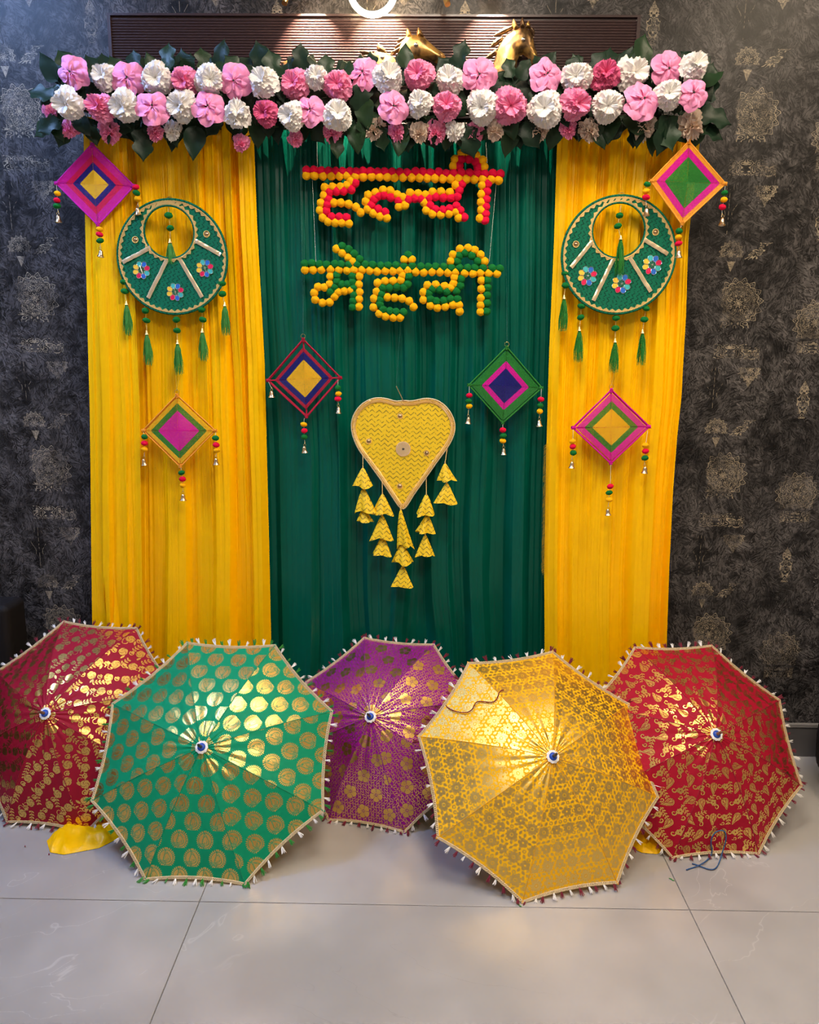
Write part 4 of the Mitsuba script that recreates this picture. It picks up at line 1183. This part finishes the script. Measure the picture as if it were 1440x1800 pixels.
for i in range(1100):
    p = np.array(outer.interpolate(g.uniform(0, outer.length)).coords[0]) + g.normal(0, .0030, 2)
    nn = np.array([g.normal(0, .45), -1, g.normal(0, .45)]); nn /= np.linalg.norm(nn)
    a_ = np.cross(nn, [g.normal(), .1, g.normal()]); a_ /= np.linalg.norm(a_); b_ = np.cross(nn, a_)
    r_ = g.uniform(.0011, .0019); c_ = np.array([p[0], hy - .0022, p[1]])
    tr.append((np.array([c_ + r_ * (math.cos(t) * a_ + math.sin(t) * b_) for t in (0, 1.26, 2.51, 3.77, 5.03)]), np.array([[0, 1, 2], [0, 2, 3], [0, 3, 4]])))
obj('gold_trim', M(cat(tr), 'mat_gold'), Hk, label='sequinned gold trim around the heart')
q = at(*H_(530, 532), hy)
rose = []
sph = tm(trimesh.creation.icosphere(subdivisions=1))
for rr_, n in ((.0045, 8), (.0085, 15), (.0125, 22), (.0165, 28), (.0200, 34)):
    for i in range(n):
        a = i / n * 2 * PI + rr_ * 90
        rose.append((sph[0] * .0016 + [rr_ * math.cos(a), rr_ * math.sin(a), .0022], sph[1]))
rose.append(lathe([(.0001, .001), (.0205, .001), (.0215, 0)], 32))
rs = obj('rosette', M(cat(rose), 'mat_gold_ribbon', 40), Hk, xf=frame_to(q, (0, -1, 0), s=1.06), label='round silver bead rosette')
obj('centre', M(lathe([(.0001, .005), (.0025, .0046), (.0038, .003), (.004, 0)], 14), 'mat_iron', 40), rs, xf=frame_to(q, (0, -1, 0)))
for a, b in ((503, 250), (235, 465), (730, 567), (500, 850)):
    q = at(*H_(a, b), hy)
    f = obj('mirror', M(lathe([(.0001, .0034), (.0030, .0030), (.0056, .0012), (.0064, 0)], 20), 'mat_mirror', True), Hk, xf=frame_to(q, (0, -1, 0)), label='round amber mirror stud')
    obj('bead_rim', M(cat([(sph[0] * .0014 + [.0078 * math.cos(t), .0078 * math.sin(t), .001], sph[1]) for t in np.arange(20) / 20 * 2 * PI]), 'mat_gold', True), f, xf=frame_to(q, (0, -1, 0)))
hk = [at(*H_(a, b), hy - .002) for a, b in ((530, 120), (515, 85), (495, 45), (478, 10), (470, -8))]
obj('hook', M(tube(hk, .0016, 6), 'mat_bell', True), Hk, label='twisted gold hook')
obj('cord', M(tube([hk[-1], at(705, 560, hy + .01), at(708, 250, -.10)], .00045, 4), 'mat_thread_green'), Hk)


def cloth_bell(L, R, seed, lean=0.0):
    g = np.random.default_rng(seed)
    n, m = 56, 12
    th = np.arange(n + 1) / n * 2 * PI
    k1, k2, ph = g.integers(3, 5), g.integers(5, 8), g.uniform(0, 6.28, 3)
    rows = []
    for i in range(m):
        t = i / (m - 1)
        rad = R * (.05 + .95 * t ** .80) * (1 + t * (.20 * np.sin(k1 * th + ph[0]) + .10 * np.sin(k2 * th + ph[1])))
        z = -L * t * (1 + .045 * t * np.sin(k1 * th + ph[0] + .6) + .04 * t * np.sin(2 * th + ph[2]))
        rows.append(np.stack([rad * np.cos(th) + lean * L * t ** 1.5, rad * np.sin(th) * .72, z], -1))
    P = np.array(rows)
    P[:, -1] = P[:, 0]
    return grid(P)


heart_strands = [((185, 585), [(185, 690, 850, 88, .02), (190, 862, 1068, 95, .12), (192, 1035, 1150, 70, .1)]),
                 ((350, 795), [(352, 915, 1088, 92, .05), (350, 1092, 1300, 95, -.02), (352, 1275, 1432, 85, .0)]),
                 ((522, 1042), [(508, 1040, 1362, 72, .14), (522, 1330, 1502, 92, .05), (526, 1528, 1700, 90, .0)]),
                 ((727, 790), [(728, 915, 1095, 88, -.03), (735, 1085, 1242, 82, -.08), (718, 1260, 1440, 80, .0)]),
                 ((905, 535), [(888, 650, 800, 72, .12), (903, 818, 992, 92, -.05)])]
sd = 60
for st, cones in heart_strands:
    yy = hy - .002
    end = cones[-1]
    s = obj('bell_string', M(tube([at(*H_(*st), yy)] + [at(*H_(cx, a), yy - .010) for cx, a, b, w, l in cones], .0007, 4), 'mat_thread_white'), Hk, label='string of yellow cloth bells')
    A_, B_ = at(*H_(*st), yy), at(*H_(cones[0][0], cones[0][1]), yy - .010)
    n = int(np.linalg.norm(A_ - B_) / .0034)
    for i in range(n):
        obj('bead', BEAD, s, xf=shift(A_ + (B_ - A_) * i / max(n, 1), .8), label='tiny pearl bead')
    for cx, a, b, w, l in cones:
        sd += 1
        p, e = at(*H_(cx, a), yy - .010), at(*H_(cx, b), yy - .010)
        L = p[2] - e[2]
        R = w / 4.864 * (DIST - .12) / F * .96
        obj('cloth_bell', M(cloth_bell(L, R, sd, l), 'mat_weave_yellow', True), s, xf=shift(p))
        obj('tip', M(lathe([(.0005, .006), (.0016, .005), (.0026, -.004), (.0005, -.005)], 8), 'mat_gold', True), s, xf=shift(p), label='gold tip')

# ================================================================== umbrellas
def tas_small(seed, m):
    g = np.random.default_rng(seed)
    out = []
    for i in range(7):
        a = g.uniform(-.42, .42); b = g.uniform(-.35, .35)
        l = g.uniform(.8, 1.0)
        d = np.array([math.sin(a), math.sin(b), math.cos(a)]) * l
        out.append(tube([[0, 0, 0], d * .45 + [0, 0, .02], d], [.055, .075, .045], 4))
    return M(cat(out), m)


TS = {m: [tas_small(s, 'mat_' + m) for s in range(5)] for m in ('tassel_green', 'maroon', 'white')}


def umbrella(label, q, printmat, cloth_mat, tassels, seed, tipmat='wood_tip', shaft=.42):
    k = thing('umbrella', label, 'umbrella')
    g = np.random.default_rng(seed)
    C = np.array(q[:3]); th, ph, sp, R, h = q[3:]
    n = np.array([math.sin(th) * math.cos(ph), -math.cos(th) * math.cos(ph), math.sin(ph)])
    a = np.cross([0, 0, 1], n); a /= np.linalg.norm(a); b = np.cross(n, a)
    ang = [PI / 2 + PI / 8 - i * PI / 4 + sp for i in range(8)]
    rib = lambda i, t: C + R * t * (math.cos(ang[i % 8]) * a + math.sin(ang[i % 8]) * b) + n * h * (1 - .42 * t - .58 * t ** 2.1)
    nv, nu = 34, 19
    tt, ww = np.linspace(.035, 1, nv), np.linspace(-1, 1, nu)
    rims = []
    for i in range(8):
        P, UV = np.zeros((nv, nu, 3)), np.zeros((nv, nu, 2))
        for r, t in enumerate(tt):
            e = 1 - .030 * t * (1 - ww ** 2) * np.ones(nu)
            for c, w in enumerate(ww):
                te = t * e[c]
                A_, B_ = rib(i, te), rib(i + 1, te)
                s = (w + 1) / 2
                p = A_ * (1 - s) + B_ * s
                wr = (1 - t) ** 1.5 * .0020 * math.sin(9 * w + i * 2.1 + 3 * meshkit.noise(np.array([w * 2., t * 3., i + seed]))) + .0012 * (meshkit.noise(np.array([w * 3., t * 6., i * 5. + seed])) - .5)
                p = p + n * (wr * (1 - w ** 2) - .004 * (1 - w ** 2) * t)
                P[r, c] = p
                UV[r, c] = (w * .3827 * R * t + i * .377 + seed * .1, te * R * 1.06)
        v, f = grid(P)
        f = f[:, ::-1]
        obj('canopy_panel', M((v, f), printmat, True, uv=UV.reshape(-1, 2)), k)
        rims.append(P[-1])
    # seams, ribs, shaft
    for i in range(8):
        obj('rib', M(tube([rib(i, t) - n * (.006 if t < .98 else .002) for t in np.linspace(.03, 1.0, 9)], .0018, 5), 'mat_silver', True), k)
        obj('seam', M(tube([rib(i, t) + n * .0004 for t in np.linspace(.04, 1.0, 14)], .0010, 4), cloth_mat, True), k)
        tip = rib(i, 1.0); d = tip - C; d /= np.linalg.norm(d)
        obj('rib_tip', M(tube([tip - d * .004, tip + d * .004, tip + d * .007], [.0028, .0032, .0015], 7), cloth_mat, True), k)
    hub = rib(0, 0)
    obj('shaft', M(tube([hub, hub - n * shaft], .0042, 10), 'mat_silver', 40), k)
    e = hub - n * shaft
    obj('handle', M(tube([e + n * .09, e + n * .03, e + n * .004, e], [.0085, .010, .0095, .006], 12), 'mat_wood_tip', True), k)
    obj('runner', M(tube([hub - n * (h + .06), hub - n * (h + .03)], .009, 12), 'mat_iron', 40), k)
    for i in range(8):
        obj('stretcher', M(tube([hub - n * (h + .045), rib(i, .52) - n * .007], .0014, 5), 'mat_silver', True), k)
    # hub rosette
    x = a
    t_ = np.arange(40) / 40 * 2 * PI
    rr = .0168 * (1 + .05 * np.cos(t_ * 10))
    fl = [lathe([(.0001, .003), (.011, .0026), (.0150, .0012)], 40)]
    scal = (np.vstack([[[0, 0, .0022]], np.stack([rr * np.cos(t_), rr * np.sin(t_), np.full(40, .0004)], 1)]), np.array([[0, 1 + i, 1 + (i + 1) % 40] for i in range(40)]))
    cap = hub + n * .0018
    hc = obj('hub_disc', M(cat(fl + [scal]), 'mat_white', 40), k, xf=frame_to(cap, n, x), label='scalloped white felt disc')
    obj('hub_cap', M(lathe([(.0001, .0085), (.0055, .0080), (.0092, .0052), (.0105, .0025)], 24), 'mat_blue_cap', 40), hc, xf=frame_to(cap, n, x), label='blue felt cap')
    obj('ferrule', M(tube([hub + n * .004, hub + n * .014, hub + n * .030, hub + n * .036], [.0046, .0042, .0036, .0022], 12), 'mat_' + tipmat, 40), hc, label='pointed tip')
    # braid and tassels on the rim
    for i in range(8):
        E = rims[i]
        out = E - C; out /= np.linalg.norm(out, axis=1, keepdims=True)
        L = np.concatenate([[0], np.cumsum(np.linalg.norm(np.diff(E, axis=0), axis=1))])
        m = int(L[-1] / .0014)
        s = np.linspace(0, L[-1], m)
        Q = np.stack([np.interp(s, L, E[:, j]) for j in range(3)], 1); O = np.stack([np.interp(s, L, out[:, j]) for j in range(3)], 1)
        strands = [tube(Q + O * (.0012 + .0034 * np.sin(s / .0024 + q_))[:, None] + n * (.0016 + .0010 * np.cos(s / .0024 + q_))[:, None], .0013, 4) for q_ in (0, 2.1, 4.2)]
        strands.append(tube(Q - O * .0028 + n * .0012, .0011, 4))
        obj('braid', M(cat(strands), 'mat_cream_lace', True), k, label='cream lace braid along the rim')
        nt = 11
        for j in range(nt):
            sj = L[-1] * (j + .5 + g.uniform(-.2, .2)) / nt
            p = np.array([np.interp(sj, L, E[:, c]) for c in range(3)]); o = np.array([np.interp(sj, L, out[:, c]) for c in range(3)])
            dirn = o + np.array([g.uniform(-.35, .35), 0, -.25 + g.uniform(-.2, .2)]) + n * g.uniform(-.2, .35)
            ln = .0225 * g.uniform(.75, 1.15)
            if p[2] + (dirn / np.linalg.norm(dirn))[2] * ln < .003:   # those at the floor lie on it
                dirn = np.array([o[0] + g.uniform(-.3, .3), -abs(o[1]) - .4, 0]) ; dirn[2] = (.003 - p[2]) / ln * np.linalg.norm(dirn) * .9
            m_ = tassels[j % 2]
            obj('tassel', TS[m_][int(g.integers(5))], k, xf=frame_to(p + o * .001, dirn, a, (ln * .62, ln * .62, ln)))
    return k, C, n, a, b, rib


UM = {'green': [-0.5489, -0.5157, 0.2482, -0.0532, 0.6619, 0.0037, 0.3365, 0.1183], 'yellow': [0.3304, -0.54, 0.2415, 0.2026, 0.7056, 0.0677, 0.3316, 0.1224],
      'red_right': [0.7964, -0.3868, 0.2313, 0.1004, 0.661, -0.0013, 0.3139, 0.1556], 'purple': [-0.0988, -0.2867, 0.2173, -0.262, 0.6709, 0.0137, 0.2973, 0.1513], 'red_left': [-1.0129, -0.3284, 0.2486, -0.1237, 0.5816, -0.0303, 0.3153, 0.1602]}
mat('cloth_red', pr((0.30, 0.006, 0.024), 0.6)); mat('cloth_green', pr((0.0, 0.24, 0.11), 0.6)); mat('cloth_purple', pr((0.24, 0.004, 0.24), 0.6)); mat('cloth_yellow', pr((0.75, 0.36, 0.008), 0.6))
u1 = umbrella('red umbrella with gold roses at the left edge, behind the green umbrella', UM['red_left'], 'mat_print_rose', 'mat_cloth_red', ('maroon', 'white'), 1, shaft=.36)
u2 = umbrella('purple umbrella with gold five petalled flowers in the middle of the row', UM['purple'], 'mat_print_leaves', 'mat_cloth_purple', ('maroon', 'white'), 2, 'iron', shaft=.32)
u3 = umbrella('red umbrella with gold paisleys at the right, behind the yellow umbrella', UM['red_right'], 'mat_print_paisley', 'mat_cloth_red', ('maroon', 'white'), 3, shaft=.42)
u4 = umbrella('green umbrella with round gold medallions, second from the left', UM['green'], 'mat_print_medallion', 'mat_cloth_green', ('tassel_green', 'white'), 4, 'iron')
u5 = umbrella('yellow umbrella with dense gold flowers, nearest the viewer on the right', UM['yellow'], 'mat_print_dense', 'mat_cloth_yellow', ('maroon', 'white'), 5, 'iron')


def cord3(key, path, r, m, label):
    p = np.array(path, float)
    t = np.linspace(0, 1, len(p)); tt = np.linspace(0, 1, len(p) * 7)
    from scipy.interpolate import CubicSpline
    obj('tie_cord', M(tube(CubicSpline(t, p)(tt), r, 6), m, True), key, label=label)


def on_panel(u, px, py, lift=.003):
    """the place on an umbrella's front where a cord lies: the cone through rim and hub."""
    k, C, n, a, b, rib = u
    d = fw * F + RT * (px - 720) + UP * (900 - py)
    d /= np.linalg.norm(d)
    lo, hi = .8, 3.5
    for t in np.linspace(.8, 3.5, 2700):
        p = EYE + d * t
        r = p - C
        hh = r @ n; x, y = r @ a, r @ b
        rad = math.hypot(x, y)
        R = np.linalg.norm(rib(0, 1.0) - C); H = (rib(0, 0) - C) @ n
        w = math.cos((math.atan2(y, x) - math.atan2((rib(0, 1) - C) @ b, (rib(0, 1) - C) @ a) + PI / 8 - PI / 8) % (PI / 4) - PI / 8) / math.cos(PI / 8)
        tr_ = rad * w / R
        if hh < H * (1 - .42 * tr_ - .58 * max(tr_, 0) ** 2.1) + lift:
            return p
    return EYE + d * 2.0


cord3(u5[0], [on_panel(u5, px, py) for px, py in ((784, 1240), (800, 1250), (822, 1252), (833, 1242), (842, 1233), (866, 1234), (876, 1222), (886, 1213))], .0013, 'mat_maroon', 'loose dark red cord')
z2 = .003
cord3(u3[0], [on_panel(u3, 1252, 1492), on_panel(u3, 1251, 1475), on_panel(u3, 1260, 1462), on_panel(u3, 1274, 1462), on_panel(u3, 1276, 1478), on_panel(u3, 1271, 1495, .006), at(1266, 1512, z=z2), at(1257, 1527, z=z2), at(1240, 1526, z=z2), at(1217, 1518, z=z2)], .0017, 'mat_blue_cord', 'loose blue cord')
cord3(u3[0], [on_panel(u3, 1252, 1492, .005), at(1247, 1508, z=z2), at(1235, 1518, z=z2 + .003), at(1222, 1524, z=z2), at(1207, 1529, z=z2)], .0017, 'mat_blue_cord', 'loose blue cord')
cord3(u1[0], [at(90, 1446, -.478), at(92, 1462, -.485), at(89, 1480, -.49), at(86, 1502, z=z2)], .0016, 'mat_maroon', 'dark red cord hanging from the rim')
cord3(u1[0], [at(55, 1452, -.49), at(52, 1468, -.495), at(46, 1478, -.50), at(44, 1488, z=z2)], .0014, 'mat_maroon', 'dark red cord hanging from the rim')

# ================================================================== dark furniture at both edges of the picture
s1 = at(29, 1056, -.10)
SF = thing('sofa', 'dark brown sofa end at the left edge behind the red umbrella', 'sofa')
obj('back', M(rounded_box([-2.1, -.16, .05], [s1[0], -.04, s1[2]], .022), 'mat_sofa', 30), SF)
obj('seat', M(rounded_box([-2.1, -.75, .05], [s1[0] - .16, -.165, .36], .03), 'mat_sofa', 30), SF)
for x in (-2.0, s1[0] - .06):
    obj('leg', M(tube([[x, -.1, 0], [x, -.1, .06]], .015, 8), 'mat_iron', 30), SF)
    obj('leg', M(tube([[x - .1, -.65, 0], [x - .1, -.65, .06]], .015, 8), 'mat_iron', 30), SF)
pf = at(1437, 1310, -.22)
PO = thing('pouffe', 'dark rounded pouffe just entering at the right edge of the picture', 'pouffe')
obj('body', M(lathe([(.001, .30), (.15, .30), (.21, .285), (.235, .24), (.24, .16), (.235, .08), (.21, .03), (.001, .03)], 40), 'mat_sofa', True), PO, xf=shift([pf[0] + .24, -.27, 0]))
for a in range(4):
    obj('leg', M(tube([[.15 * math.cos(a * PI / 2 + .7), .15 * math.sin(a * PI / 2 + .7), 0], [.15 * math.cos(a * PI / 2 + .7), .15 * math.sin(a * PI / 2 + .7), .035]], .014, 8), 'mat_iron', 30), PO, xf=shift([pf[0] + .24, -.27, 0]))
# green scraps on the floor
for i, (px, py, lab) in enumerate(((1180, 1545, 'tiny green thread scrap on the floor below the right red umbrella'), (912, 1590, 'tiny green scrap on the floor at the lowest tip of the yellow umbrella'))):
    p = at(px, py, z=.0015)
    t = thing('thread_scrap', lab, 'thread')
    obj('thread', M(tube([p + [-.004, .003, 0], p, p + [.002, -.005, 0], p + [.006, -.006, 0]], .0013, 5), 'mat_tassel_green', True), t)
